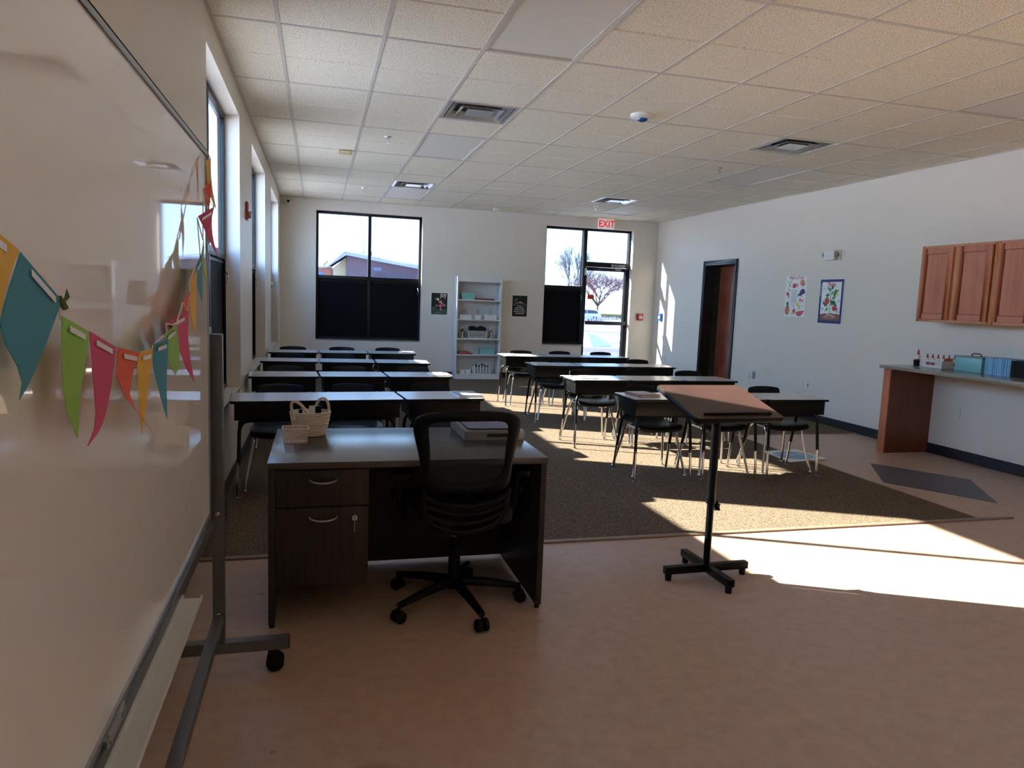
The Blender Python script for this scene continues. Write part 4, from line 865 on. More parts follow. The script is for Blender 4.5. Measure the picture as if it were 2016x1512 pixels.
# ------------------------------------------------------------------ office chair (back towards the camera)
oc = thing('office_chair', 'black mesh-back swivel office chair pulled up to the teacher desk', 'chair', (1.215, 3.19, 0))
OCB = mat('office_black', (7, 7, 8), 0.5, noise=0.1, spec=0.2)
def NET():
    m = bpy.data.materials.new('mesh_fabric'); m.use_nodes = True; n = m.node_tree.nodes; l = m.node_tree.links
    b = n['Principled BSDF']; b.inputs['Base Color'].default_value = (0.012, 0.012, 0.013, 1); b.inputs['Roughness'].default_value = 0.7
    t = n.new('ShaderNodeTexCoord'); sp = n.new('ShaderNodeSeparateXYZ'); l.new(t.outputs['Object'], sp.inputs[0])
    def mth(op, a, b_=None):
        q = n.new('ShaderNodeMath'); q.operation = op
        if isinstance(a, (int, float)): q.inputs[0].default_value = a
        else: l.new(a, q.inputs[0])
        if b_ is not None:
            if isinstance(b_, (int, float)): q.inputs[1].default_value = b_
            else: l.new(b_, q.inputs[1])
        return q.outputs[0]
    f_ = 2*PI/0.0052
    s1 = mth('SINE', mth('MULTIPLY', mth('ADD', sp.outputs['X'], sp.outputs['Z']), f_)); s2 = mth('SINE', mth('MULTIPLY', mth('SUBTRACT', sp.outputs['X'], sp.outputs['Z']), f_))
    hole = mth('GREATER_THAN', mth('MULTIPLY', s1, s2), 0.12)
    tr = n.new('ShaderNodeBsdfTransparent'); mx = n.new('ShaderNodeMixShader'); l.new(hole, mx.inputs[0]); l.new(b.outputs[0], mx.inputs[1]); l.new(tr.outputs[0], mx.inputs[2]); l.new(mx.outputs[0], n['Material Output'].inputs[0])
    return m
NETM = NET()
oh = [(0, .957), (.10, .954), (.18, .944), (.222, .926), (.238, .900), (.237, .865), (.224, .81), (.211, .76), (.200, .70), (.196, .64), (.19, .60), (.12, .585), (0, .582)]
ih = [(0, .905), (.08, .906), (.13, .904), (.160, .898), (.170, .880), (.168, .855), (.163, .81), (.160, .76), (.158, .71), (.155, .675), (.13, .655), (.08, .642), (0, .636)]
def full(h): return [(x, z) for x, z in h] + [(-x, z) for x, z in h[1:-1]][::-1]
def yb(x, z): return -0.265 + 0.055*(x/0.24)**2 + 0.10*max(0, (0.75 - z))*(1.0) - 0.04*max(0, z - 0.8)
O_, I_ = full(oh), full(ih); N_ = len(O_)
m = MB(); V = [(x, yb(x, z), z) for x, z in O_] + [(x, yb(x, z), z) for x, z in I_]
m._add(V, [(i, (i+1) % N_, N_ + (i+1) % N_, N_ + i) for i in range(N_)]); m.build('back_frame', OCB, oc, smooth=True, solid=0.024, sub=1)
m = MB(); rows = []
for k in range(9):
    z = .908 - k*(.908 - .64)/8; hw = .175 if z > .85 else .168
    rows.append([(u*hw, yb(u*hw, z) + 0.004, z) for u in [-1 + q/4 for q in range(9)]])
m.grid(rows); m.build('back_mesh', NETM, oc, smooth=True)
m = MB()   # slotted lower back
for k in range(4):
    zc = 0.575 - k*0.038; hw = 0.188 - k*0.012
    m.tube([(u*hw, yb(u*hw, zc) + 0.0, zc - 0.04*(1 - u*u)) for u in [-1 + q/5 for q in range(11)]], 0.011, 8)
for s_ in (-1, 1): m.tube([(s_*0.19, yb(.19, .6), .61), (s_*0.18, yb(.18, .5), .50), (s_*0.13, yb(.13, .44), .44), (0, yb(0, .4), .405)], 0.014, 8)
m.build('lower_back', OCB, oc, smooth=True)
m = MB(); m.prism(rrect(-0.235, 0.235, -0.20, 0.25, 0.08), 0.43, 0.495); m.build('seat_cushion', mat('black_fabric', (18, 18, 20), 0.9, bump=0.4, bscale=500), oc, bevel=0.02, seg=3)
m = MB(); m.box(-0.03, 0.03, -0.23, 0.08, 0.385, 0.43); m.box(-0.09, 0.09, -0.08, 0.1, 0.395, 0.43); m.build('mechanism', OCB, oc, bevel=0.006)
for s_ in (-1, 1):
    m = MB(); m.tube([(s_*0.13, -0.02, 0.425), (s_*0.25, -0.03, 0.43), (s_*0.262, -0.05, 0.50), (s_*0.268, -0.07, 0.64)], [0.016, 0.018, 0.02, 0.018], 10); ar = m.build('armrest', OCB, oc, smooth=True)
    m = MB(); m.prism(rrect(s_*0.268 - 0.038, s_*0.268 + 0.038, -0.17, 0.09, 0.03), 0.64, 0.665); m.build('arm_pad', OCB, ar, bevel=0.008)
    m = MB(); m.lathe([(0.024, 0.0), (0.026, 0.016), (0.02, 0.022)] if s_ > 0 else [(0.02, -0.022), (0.026, -0.016), (0.024, 0.0)], (s_*0.28, -0.05, 0.55), 14, 'x'); m.build('arm_knob', OCB, ar, smooth=True)
m = MB(); m.lathe([(0.028, 0.12), (0.028, 0.28), (0.014, 0.282), (0.014, 0.39)], n=16); m.build('gas_lift', OCB, oc, smooth=True)
m = MB(); m.lathe([(0.014, 0.0), (0.014, 0.05)], (-0.012, -0.03, 0.335), 12); m.build('lift_collar', mat('grey_steel', (120, 118, 114), 0.4, 0.5), oc)
m = MB(); m.lathe([(0.045, 0.085), (0.048, 0.12), (0.03, 0.135)], n=20); hub = m.build('base_hub', OCB, oc, smooth=True)
a0 = math.atan2(2.885 - 3.19, 1.283 - 1.215)
for k in range(5):
    a_ = a0 + k*2*PI/5; dx, dy = math.cos(a_), math.sin(a_)
    m = MB(); m.tube([(dx*0.03, dy*0.03, 0.11), (dx*0.17, dy*0.17, 0.098), (dx*0.315, dy*0.315, 0.075)], [0.024, 0.020, 0.015], 10); lg = m.build('base_leg', OCB, oc, smooth=True)
    m = MB(); cx, cy = dx*0.315, dy*0.315; tx_, ty_ = -dy, dx
    m.lathe([(0.006, 0.05), (0.006, 0.075)], (cx, cy, 0), 8)
    for s_ in (-0.016, 0.016):
        c3 = Vector((cx + tx_*s_, cy + ty_*s_, 0.028))
        m.tube([c3 + Vector((tx_, ty_, 0))*q for q in (-0.011, -0.008, 0.008, 0.011)], [0.024, 0.028, 0.028, 0.024], 18)
    m.tube([Vector((cx, cy, 0.028)) - Vector((tx_, ty_, 0))*0.02, Vector((cx, cy, 0.028)) + Vector((tx_, ty_, 0))*0.02], 0.008, 8)
    m.build('caster', OCB, lg, smooth=True)

# ------------------------------------------------------------------ lectern
le = thing('lectern', 'tilted reddish wood lectern top on a black post with a cross base', 'lectern', (2.59, 3.285, 0), math.radians(1.5))
tl = math.atan2(0.112, 0.42); TX = Matrix.Translation((0.0, -0.01, 0.945)) @ Matrix.Rotation(tl, 4, 'X')
m = MB(); m.prism(rrect(-0.253, 0.253, -0.222, 0.222, 0.026), -0.024, -0.001); m.build('edge_band', BLACKPL, le, bevel=0.004, xf=TX)
m = MB(); m.prism(rrect(-0.247, 0.247, -0.216, 0.216, 0.022), -0.001, 0.001); m.build('reading_surface', LECTWOOD, le, xf=TX)
m = MB(); m.box(-0.19, 0.19, -0.182, -0.168, 0.001, 0.014); m.build('book_stop', BLACKPL, le, bevel=0.003, xf=TX)
m = MB(); m.tube([(0, 0, 0.42), (0, 0, 0.92)], 0.0225, 16); up = m.build('upper_post', BLACKMET, le, smooth=True)
m = MB(); m.box(-0.11, 0.11, -0.10, 0.10, -0.024, -0.018); m.box(-0.03, 0.03, -0.05, 0.05, -0.05, -0.024); m.build('mounting_plate', BLACKMET, le, xf=TX)
m = MB(); m.tube([(0, 0, 0.06), (0, 0, 0.44)], 0.019, 16); m.build('lower_post', BLACKMET, le, smooth=True)
m = MB(); m.tube([(0, 0, 0.40), (0, 0, 0.435)], 0.0245, 16); m.build('collar', BLACKMET, le, smooth=True)
m = MB(); pts = []
for i in range(10):
    a_ = i*PI/5; rr = 0.03 if i % 2 == 0 else 0.017; pts.append((rr*math.cos(a_), rr*math.sin(a_) + 0.385))
m.prism(pts, 0.03, 0.044, 'x'); m.tube([(0.015, 0, 0.385), (0.034, 0, 0.385)], 0.006, 8); m.build('height_knob', BLACKPL, le)
for dx, dy in ((1, 0), (-1, 0), (0, 1), (0, -1)):
    m = MB()
    if dx: m.box(*sorted((0.018*dx, 0.245*dx)), -0.019, 0.019, 0.035, 0.073)
    else: m.box(-0.019, 0.019, *sorted((0.018*dy, 0.235*dy)), 0.035, 0.073)
    bl = m.build('base_arm', BLACKMET, le, bevel=0.002)
    m = MB(); m.lathe([(0.016, 0.0), (0.018, 0.03), (0.018, 0.035)], (0.222*dx, 0.212*dy, 0), 14); m.build('rubber_foot', BLACKPL, bl, smooth=True)
m = MB(); m.box(-0.019, 0.019, -0.0185, 0.0185, 0.035, 0.073); m.lathe([(0.006, -0.022), (0.006, -0.019)], (0, 0, 0.055), 10, 'y'); m.build('base_hub', BLACKMET, le)

# ------------------------------------------------------------------ bookcase and contents
bc = thing('bookcase', 'tall white bookcase with five shelves against the back wall', 'bookcase', (3.31, 12.53, 0.008))
X = Matrix.Translation((-3.31, -12.53, 0))
bx0, bx1, by0, by1, bz = 2.912, 3.712, 12.38, YB - 0.01, 1.785
for a, b_ in ((bx0, bx0 + 0.02), (bx1 - 0.02, bx1)):
    m = MB(); m.box(a, b_, by0, by1, 0, bz); m.build('side_panel', WHITE, bc, bevel=0.001, xf=X)
m = MB(); m.box(bx0 + 0.02, bx1 - 0.02, by1 - 0.008, by1, 0.0, bz); m.build('back_panel', WHITE, bc, xf=X)
m = MB(); m.box(bx0 + 0.02, bx1 - 0.02, by0, by1 - 0.008, bz - 0.02, bz); m.build('top_panel', WHITE, bc, xf=X)
m = MB(); m.box(bx0 + 0.02, bx1 - 0.02, by0 + 0.001, by0 + 0.019, 1.695, bz - 0.02); m.build('header', WHITE, bc, xf=X)
m = MB(); m.box(bx0 + 0.02, bx1 - 0.02, by0 + 0.001, by0 + 0.019, 0.0, 0.070); m.build('kick_plate', WHITE, bc, xf=X)
SH = [1.390, 1.050, 0.716, 0.435, 0.086]
for z in SH:
    m = MB(); m.box(bx0 + 0.02, bx1 - 0.02, by0 + 0.002, by1 - 0.008, z - 0.02, z); m.build('shelf', WHITE, bc, xf=X)
TEAL = mat('teal_plastic', (126, 190, 180), 0.4, noise=0.03); REDF = mat('red_folder', (168, 66, 62), 0.45, noise=0.05); DREDF = mat('dark_red_folder', (112, 44, 44), 0.45)
def bin_(name, label, cx, cy, z, hw, hd, h, mt, group=None, taper=0.08, lat=False, cat='basket'):
    t_ = thing(name, label, cat, (cx, cy, z + 0.008), group=group)
    if lat:
        lattice_basket(t_, hw, hd, h, taper, mt, 5, 9); return t_
    a, b_ = hw*(1 - taper), hd*(1 - taper); th = 0.003
    m = MB()
    o8 = [(-a,-b_,0),(a,-b_,0),(a,b_,0),(-a,b_,0),(-hw,-hd,h),(hw,-hd,h),(hw,hd,h),(-hw,hd,h)]
    m._add(o8, [(0,1,2,3),(0,1,5,4),(1,2,6,5),(2,3,7,6),(3,0,4,7)]); m.build('body', mt, t_, solid=th)
    m = MB(); q = [(-hw,-hd,h),(hw,-hd,h),(hw,hd,h),(-hw,hd,h),(-hw,-hd,h)]; m.tube(q, 0.004, 6, cap=False); m.build('rim', mt, t_)
    return t_
bin_('storage_basket', 'teal basket on the top shelf of the bookcase', 3.12, 12.50, SH[0], 0.118, 0.09, 0.115, TEAL, 'teal baskets in the bookcase')
m = MB(); m.box(-0.17, 0.17, -0.10, 0.10, 0, 0.012); m.mi(1).box(-0.155, 0.16, -0.095, 0.09, 0.012, 0.026); tag(m.build('folder_stack', [REDF, DREDF], bevel=0.002), 'dark red folders lying on the top shelf of the bookcase', 'folder').location = (3.42, 12.50, SH[0] + 0.008)
def wirebits(name, label, cx, cy, z, n_, hh):
    m = MB(); random.seed(int(cx*100))
    for i in range(n_):
        a_ = cx - 0.05 + 0.1*i/max(1, n_-1); m.mi(i % 2).tube([(a_, cy, z), (a_ + random.uniform(-.012, .012), cy, z + hh*random.uniform(0.7, 1.0))], 0.005, 6)
    m.tube([(cx, cy, z), (cx - 0.015, cy, z + hh*1.9), (cx + 0.02, cy, z + hh*2.0), (cx + 0.028, cy, z + 0.0)], 0.0025, 6)
    return tag(m.build(name, [BLACKPL, STEEL]), label, 'supplies')
bin_('small_bin', 'white bin at the left of the second shelf of the bookcase', 3.085, 12.49, SH[1], 0.108, 0.07, 0.075, WHITEPL, 'small white bins in the bookcase')
wirebits('craft_supplies', 'thin wire supplies in the left bin on the second shelf', 3.09, 12.49, SH[1] + 0.012, 5, 0.09)
bin_('small_bin', 'smallest white bin in the middle of the second shelf of the bookcase', 3.305, 12.49, SH[1], 0.055, 0.06, 0.072, WHITEPL, 'small white bins in the bookcase')
wirebits('craft_supplies', 'dark supplies in the middle bin on the second shelf', 3.305, 12.49, SH[1] + 0.012, 3, 0.085)
bin_('small_bin', 'white bin at the right of the second shelf of the bookcase', 3.53, 12.49, SH[1], 0.112, 0.07, 0.08, WHITEPL, 'small white bins in the bookcase')
wirebits('craft_supplies', 'black topped supplies in the right bin on the second shelf', 3.53, 12.49, SH[1] + 0.012, 7, 0.095)
def bucket(cx, label, l2):
    t_ = thing('metal_bucket', label, 'bucket', (cx, 12.48, SH[2] + 0.008), group='metal buckets on the third shelf')
    m = MB(); m.lathe([(0.0, 0.002), (0.038, 0.002), (0.039, 0.0), (0.050, 0.115), (0.053, 0.117), (0.050, 0.120), (0.047, 0.116), (0.037, 0.006), (0.0, 0.006)], n=24, cap=False); m.build('body', CHROME, t_, smooth=True)
    m = MB(); random.seed(int(cx*10))
    for i in range(9):
        a_ = random.uniform(0, 2*PI); q = random.uniform(0.005, 0.026); m.mi(i % 3).tube([(q*0.5*math.cos(a_), q*0.5*math.sin(a_), 0.012), (q*1.5*math.cos(a_), q*1.5*math.sin(a_), 0.15 + 0.02*(i % 3))], 0.0042, 6)
    o = m.build('pencil_bunch', [BLACKPL, DREDF, STEEL]); o.location = (cx, 12.48, SH[2] + 0.008); tag(o, l2, 'pencils', kind='stuff')
bucket(3.035, 'metal bucket of pencils at the left of the third shelf', 'pencils standing in the left metal bucket')
bucket(3.56, 'metal bucket of tools at the right of the third shelf', 'tools standing in the right metal bucket')
bin_('storage_basket', 'white woven basket full of black cloths on the third shelf', 3.31, 12.49, SH[2], 0.165, 0.085, 0.135, WHITEPL, taper=0.1, lat=True)
m = MB(); random.seed(5)
for i in range(9):
    a_ = -0.13 + i*0.033; m.prism(rrect(-0.06, 0.06, 0.0, 0.20 + 0.012*math.sin(i*1.3), 0.02, 3), a_ - 0.0145, a_ + 0.0145, 'x')
o = m.build('cloth_pile', mat('black_cloth', (20, 20, 22), 0.9), bevel=0.004); o.location = (3.31, 12.49, SH[2] + 0.013); tag(o, 'black cloths packed in the woven basket on the third shelf', 'cloth', kind='stuff')
m = MB(); m.box(-0.13, 0.13, -0.1, 0.1, 0, 0.014); m.mi(1).box(-0.12, 0.10, -0.095, 0.09, 0.014, 0.03); m.mi(0).box(-0.12, 0.07, -0.09, 0.09, 0.03, 0.044); tag(m.build('folder_stack', [REDF, mat('coral_folder', (196, 92, 84), 0.5)], bevel=0.002), 'red folders stacked on the fourth shelf of the bookcase', 'folder').location = (3.10, 12.49, SH[3] + 0.008)
bin_('storage_basket', 'teal basket on the fourth shelf of the bookcase', 3.49, 12.50, SH[3], 0.13, 0.09, 0.105, TEAL, 'teal baskets in the bookcase')
bin_('small_bin', 'tiny white bin at the far left of the bottom shelf of the bookcase', 3.055, 12.48, SH[4], 0.043, 0.05, 0.07, WHITEPL, 'small white bins in the bookcase')
bin_('small_bin', 'tiny white bin beside its twin on the bottom shelf, nearer the woven basket', 3.155, 12.48, SH[4], 0.043, 0.05, 0.07, WHITEPL, 'small white bins in the bookcase')
bin_('storage_basket', 'white woven basket of black and white cards on the bottom shelf', 3.41, 12.49, SH[4], 0.165, 0.085, 0.125, WHITEPL, taper=0.1, lat=True)
m = MB()
for i in range(11):
    a_ = -0.13 + i*0.026; m.mi(i % 2).box(a_ - 0.010, a_ + 0.010, -0.05, 0.05, 0.0, 0.15 + 0.012*(i % 3))
o = m.build('card_pile', [PAPER, BLACKPL]); o.location = (3.41, 12.49, SH[4] + 0.013); tag(o, 'black and white cards packed in the basket on the bottom shelf', 'cards', kind='stuff')

# ------------------------------------------------------------------ counter, wall cabinets and things on the counter
CT = 0.905
m = MB(); m.box(6.175, XR - 0.001, 2.2, 6.17, CT - 0.034, CT); tag(m.build('countertop', COUNTER, bevel=0.003), 'long grey counter slab fixed along the right wall', 'counter')
t_ = thing('counter_panel', 'brown wood end panel standing under the counter', 'panel', (6.5, 6.11, 0))
m = MB(); m.box(6.235 - 6.5, XR - 0.001 - 6.5, 6.065 - 6.11, 6.155 - 6.11, 0.0, CT - 0.035); m.build('panel', PANELWOOD, t_)
m = MB(); m.box(6.225 - 6.5, 6.235 - 6.5, 6.065 - 6.11, 6.155 - 6.11, 0.0, CT - 0.035); m.build('lit_edge_face', CABWOOD, t_)  # lit side put into the colour: paler wood on this edge
def cabinet(y0, y1, label):
    """two-door wall cabinet; doors face -x"""
    t_ = thing('wall_cabinet', label, 'cabinet', (XR, (y0+y1)/2, 1.362), group='wall cabinets over the counter')
    h = 0.745; hw = (y1 - y0)/2; fx = -0.315
    m = MB(); m.box(fx, -0.001, -hw + 0.001, hw - 0.001, 0, h); m.build('body', CABWOODE, t_)
    m = MB(); a = hw - 0.001
    for q in ((-a, -a + 0.03, 0, h), (a - 0.03, a, 0, h), (-a + 0.03, a - 0.03, 0, 0.028), (-a + 0.03, a - 0.03, h - 0.028, h), (-0.03, 0.03, 0.028, h - 0.028)): m.box(fx - 0.012, fx, q[0], q[1], q[2], q[3])
    m.build('face_frame', CABWOODE, t_, bevel=0.001)
    for s_ in (-1, 1):
        c = s_*hw/2; dw = hw/2 - 0.03; e = 0.055; X_ = fx - 0.012
        m = MB()
        y0_, y1_ = c - dw, c + dw; z0_, z1_ = 0.025, h - 0.025
        m.box(X_ - 0.019, X_ - 0.001, y0_, y0_ + e, z0_, z1_); m.box(X_ - 0.019, X_ - 0.001, y1_ - e, y1_, z0_, z1_)
        m.box(X_ - 0.019, X_ - 0.001, y0_ + e, y1_ - e, z0_, z0_ + e); m.box(X_ - 0.019, X_ - 0.001, y0_ + e, y1_ - e, z1_ - e, z1_)
        dr = m.build('door', CABWOOD, t_, bevel=0.0015)
        m = MB(); m.box(X_ - 0.011, X_ - 0.002, y0_ + e, y1_ - e, z0_ + e, z1_ - e)
        m.build('door_inset', CABWOOD, dr)
        m = MB(); m.mi(0)
        for q in ((y0_ + e, y1_ - e, z0_ + e, z0_ + e + 0.006), (y0_ + e, y1_ - e, z1_ - e - 0.006, z1_ - e), (y0_ + e, y0_ + e + 0.006, z0_ + e + 0.006, z1_ - e - 0.006), (y1_ - e - 0.006, y1_ - e, z0_ + e + 0.006, z1_ - e - 0.006)): m.box(X_ - 0.014, X_ - 0.011, *q)
        m.build('door_bead', mat('dark_bead', (96, 46, 34), 0.4), dr)
cabinet(5.215, 6.055, 'brown wood two-door wall cabinet above the glue bottles, far end'); cabinet(4.375, 5.213, 'brown wood two-door wall cabinet cut off by the right edge of the photo')

CZ = CT
# white perforated basket with orange folder and glue bottles
pbk = thing('perforated_basket', 'white perforated basket with oval hand slot at the far end of the counter', 'basket', (6.61, 5.87, CZ))
def perf_wall(m, u0, u1, z0, z1, put, nu, nz, slot=None):
    du = (u1-u0)/nu; dz = (z1-z0)/nz
    for i in range(nu):
        for k in range(nz):
            ua, ub = u0 + i*du, u0 + (i+1)*du; za, zb = z0 + k*dz, z0 + (k+1)*dz
            if slot and slot[0] < (ua+ub)/2 < slot[1] and slot[2] < (za+zb)/2 < slot[3]: continue
            c1, c2 = du*0.26, dz*0.26; sh = 0
            vo = [(ua, za), (ub, za), (ub, zb), (ua, zb)]; vi = [(ua + c1, za + c2), (ub - c1, za + c2), (ub - c1, zb - c2), (ua + c1, zb - c2)]
            m._add([put(*p) for p in vo + vi], [(q, (q+1) % 4, 4 + (q+1) % 4, 4 + q) for q in range(4)])
m = MB()
perf_wall(m, -0.135, 0.135, 0.004, 0.068, lambda u, z: (-0.095, u, z), 18, 5, (-0.055, 0.055, 0.03, 0.056))
perf_wall(m, -0.135, 0.135, 0.004, 0.068, lambda u, z: (0.095, u, z), 18, 5)
perf_wall(m, -0.095, 0.095, 0.004, 0.068, lambda u, z: (u, -0.135, z), 13, 5)
perf_wall(m, -0.095, 0.095, 0.004, 0.068, lambda u, z: (u, 0.135, z), 13, 5)
m.poly([(-0.095, -0.135, 0.003), (0.095, -0.135, 0.003), (0.095, 0.135, 0.003), (-0.095, 0.135, 0.003)])
m.build('basket_body', WHITEPL, pbk, solid=0.0022)
m = MB(); m.tube([(-0.095, -0.135, 0.072), (0.095, -0.135, 0.072), (0.095, 0.135, 0.072), (-0.095, 0.135, 0.072), (-0.095, -0.135, 0.072)], 0.005, 6, cap=False); m.build('rim', WHITEPL, pbk)
m = MB(); m.prism([(-0.085, 0.002), (0.088, 0.002), (0.088, 0.098), (-0.045, 0.102)], -0.0015, 0.0015, 'y'); o = m.build('orange_folder', mat('orange_card', (232, 96, 60), 0.5)); o.location = (6.61, 5.752, CZ + 0.003); tag(o, 'orange folder standing in the perforated basket', 'folder')
def glue(x, y, z0, label, capm, sc=1.0):
    t_ = thing('glue_bottle', label, 'glue bottle', (x, y, z0), group='glue bottles at the end of the counter')
    m = MB(); m.lathe([(0.0, 0.0), (0.019*sc, 0.001), (0.0205*sc, 0.01*sc), (0.0205*sc, 0.075*sc), (0.016*sc, 0.092*sc), (0.011*sc, 0.098*sc), (0.0, 0.098*sc)], n=16, cap=False); bo = m.build('bottle', WHITEPL, t_, smooth=True)
    m = MB(); m.lathe([(0.0208*sc, 0.022*sc), (0.0208*sc, 0.058*sc)], n=16, cap=False); m.build('bottle_label', mat('glue_label', (196, 90, 100), 0.5), bo)
    m = MB(); m.lathe([(0.0125*sc, 0.098*sc), (0.0125*sc, 0.108*sc), (0.008*sc, 0.112*sc), (0.006*sc, 0.135*sc), (0.003*sc, 0.142*sc), (0.0, 0.142*sc)], n=14, cap=False); m.build('nozzle_cap', capm, t_, smooth=True)
GR = mat('glue_cap_red', (178, 36, 40), 0.4); GG = mat('glue_cap_green', (40, 100, 80), 0.4); GD = mat('glue_cap_dark_red', (120, 26, 40), 0.4)
names = ['first', 'second', 'third', 'fourth', 'fifth', 'last']
for i in range(6):
    cap_, cn = ((GR, 'red'), (GR, 'red'), (GR, 'red'), (GR, 'red'), (GG, 'green'), (GD, 'dark red'))[i]
    glue(6.56 + 0.022*i + (0.004 if i == 5 else 0), 5.962 - 0.044*i, CZ + 0.005, '%s glue bottle with %s cap in the perforated basket, counted from the black cup' % (names[i], cn), cap_, 0.93 if i != 5 else 0.98)
m = MB(); m.lathe([(0.0, 0.002), (0.030, 0.002), (0.034, 0.062), (0.035, 0.064), (0.032, 0.064), (0.028, 0.005), (0.0, 0.005)], (0, 0, 0), 20, cap=False)
o = m.build('black_cup', BLACKPL, smooth=True); o.location = (6.545, 6.065, CZ); o.scale = (1.15, 1.25, 1.0); tag(o, 'small black holder at the far left end of the counter', 'cup')
glue(6.545, 6.065, CZ + 0.010, 'large glue bottle with red cap standing in the black holder', GR, 1.12)
# teal lidded box
t_ = thing('lidded_box', 'teal metal box with grey lid and black handle on the counter', 'box', (6.66, 5.49, CZ))
m = MB(); m.box(-0.095, 0.105, -0.148, 0.148, 0.0, 0.135); m.build('body', mat('teal_metal', (120, 178, 180), 0.35, 0.1), t_, bevel=0.005)
m = MB(); m.box(-0.099, 0.109, -0.152, 0.152, 0.135, 0.146); m.build('lid', mat('grey_metal_lid', (134, 136, 132), 0.4, 0.2), t_, bevel=0.003)
m = MB(); m.tube([(0, -0.05, 0.146), (0, -0.048, 0.168), (0, -0.035, 0.173), (0, 0.035, 0.173), (0, 0.048, 0.168), (0, 0.05, 0.146)], 0.005, 8); m.build('handle', BLACKPL, t_, smooth=True)
m = MB(); m.box(-0.012, 0.012, -0.160, -0.148, 0.085, 0.105); m.build('latch', CHROME, t_, bevel=0.002)
# row of blue folders (thin, individually visible spines)
BLF = [mat('light_blue_folder', (120, 180, 216), 0.5), mat('mid_blue_folder', (90, 156, 204), 0.5), mat('pale_blue_folder', (156, 200, 226), 0.5)]
def make_folder(bm_):
    m = MB(); m.box(-0.085, 0.105, -0.0048, 0.0048, 0.0, 0.155); return m.build('blue_workbook', bm_)
protos = [make_folder(q) for q in BLF]; used_ = [False]*3
NF = 25
for i in range(NF):
    k = (i*7 + i//3) % 3
    if used_[k]: o = protos[k].copy(); C.objects.link(o)
    else: o = protos[k]; used_[k] = True
    o.location = (6.665 + random.uniform(-0.003, 0.003), 5.318 - i*0.0104, CZ)
    tag(o, 'thin blue workbook standing in the row between the teal box and the black box', 'workbook', 'blue workbooks in a row on the counter')
t_ = thing('file_holder', 'black ribbed file holder beside the blue workbooks on the counter', 'file holder', (6.66, 4.93, CZ))
m = MB(); m.box(-0.09, 0.11, -0.115, 0.115, 0.0, 0.006); m.box(-0.09, -0.085, -0.115, 0.115, 0.006, 0.145); m.box(0.105, 0.11, -0.115, 0.115, 0.006, 0.145); m.box(-0.085, 0.105, -0.115, -0.110, 0.006, 0.145); m.box(-0.085, 0.105, 0.110, 0.115, 0.006, 0.145)
for i in range(14): m.box(-0.094, -0.09, -0.11 + i*0.0165, -0.103 + i*0.0165, 0.004, 0.143)
m.build('body', BLACKPL, t_)
m = MB()
for i in range(10): m.box(-0.08, 0.1, -0.1 + i*0.02, -0.088 + i*0.02, 0.007, 0.15)
m.build('file_sheets', BLACKPL, t_)

# map sheet on the floor behind the desks
m = MB(); m.mi(0).poly([(4.902, 6.215, 0.0096), (4.876, 5.728, 0.0096), (5.371, 5.819, 0.0096), (5.346, 6.272, 0.0096)])
c0 = Vector((5.11, 5.99, 0.0100))
def ov(rx, ry, z, mi):
    m.mi(mi).poly([(5.12 + rx*math.cos(a_) , 6.005 + ry*math.sin(a_), z) for a_ in [2*PI*i/24 for i in range(24)]])
ov(0.215, 0.19, 0.0101, 1); ov(0.185, 0.165, 0.0104, 2)
m.mi(3).poly([(5.03, 6.06, 0.0107), (5.09, 5.95, 0.0107), (5.13, 6.0, 0.0107), (5.10, 6.12, 0.0107)]); m.poly([(5.15, 6.10, 0.0107), (5.19, 5.98, 0.0107), (5.25, 5.97, 0.0107), (5.24, 6.10, 0.0107)])
for q in (-0.1, 0.0, 0.1): m.mi(1).poly([(5.12 + q - 0.003, 5.86, 0.0109), (5.12 + q + 0.003, 5.86, 0.0109), (5.12 + q + 0.003, 6.15, 0.0109), (5.12 + q - 0.003, 6.15, 0.0109)])
tag(m.build('floor_map', [PW, pm('pale_teal', (170, 206, 204)), pm('sea_blue', (120, 168, 206)), pm('land', (190, 200, 214))], solid=0.0002), 'white sheet with a round blue map lying on the floor behind the right block', 'map')

# ------------------------------------------------------------------ outside
SNOWG, n, l, b, nz, r, t, mp = ramp_mat('parking_lot_snow', 'ShaderNodeTexNoise', [(0.40, (118, 108, 100)), (0.52, (150, 138, 126)), (0.56, (234, 234, 236)), (0.7, (242, 243, 246))], 0.8, (0.05, 0.16, 0.1))
nz.inputs['Scale'].default_value = 1.0; nz.inputs['Detail'].default_value = 6
def gz(y): return -0.12 if y < 14 else -0.12 - 0.0129*(y - 14)
m = MB()
for ya, yb_ in ((-250, 14), (14, 300)):
    m.poly([(-300, ya, gz(ya)), (300, ya, gz(ya)), (300, yb_, gz(yb_)), (-300, yb_, gz(yb_))])
struct(m.build('ground', SNOWG), 'snowy parking lot outside')
m = MB(); m.box(-70, -5.5, -50, 60, -0.3, -0.06); struct(m.build('ground_snow_bounce', mat('bounce_snow', (244, 244, 244), 0.8, noise=0.03)), 'snow added outside the left windows to bounce light onto the ceiling')  # bright ground added to throw sunlight up to the ceiling
m = MB(); m.box(-5.5, XL - 0.25, -50, 60, -0.3, -0.07); struct(m.build('ground_bounce_gap', mat('bounce_gap_pavement', (112, 108, 104), 0.8, noise=0.12, scale=0.5)), 'pavement strip added along the building to lower the angle of bounced light')  # darker strip added so light off the snow comes in lower and deeper
GRASS = mat('winter_grass', (140, 128, 84), 0.9, noise=0.15, scale=0.6)
m = MB(); m.prism([(20, 101), (90, 101), (90, 128), (20, 128)], gz(101) - 0.4, gz(115) + 0.12); m.prism([(20, 128), (90, 128), (90, 150), (20, 150)], gz(128) - 0.4, gz(128) + 1.0); tag(m.build('lawn', GRASS), 'pale winter lawn beyond the parking lot', 'grass', kind='stuff')
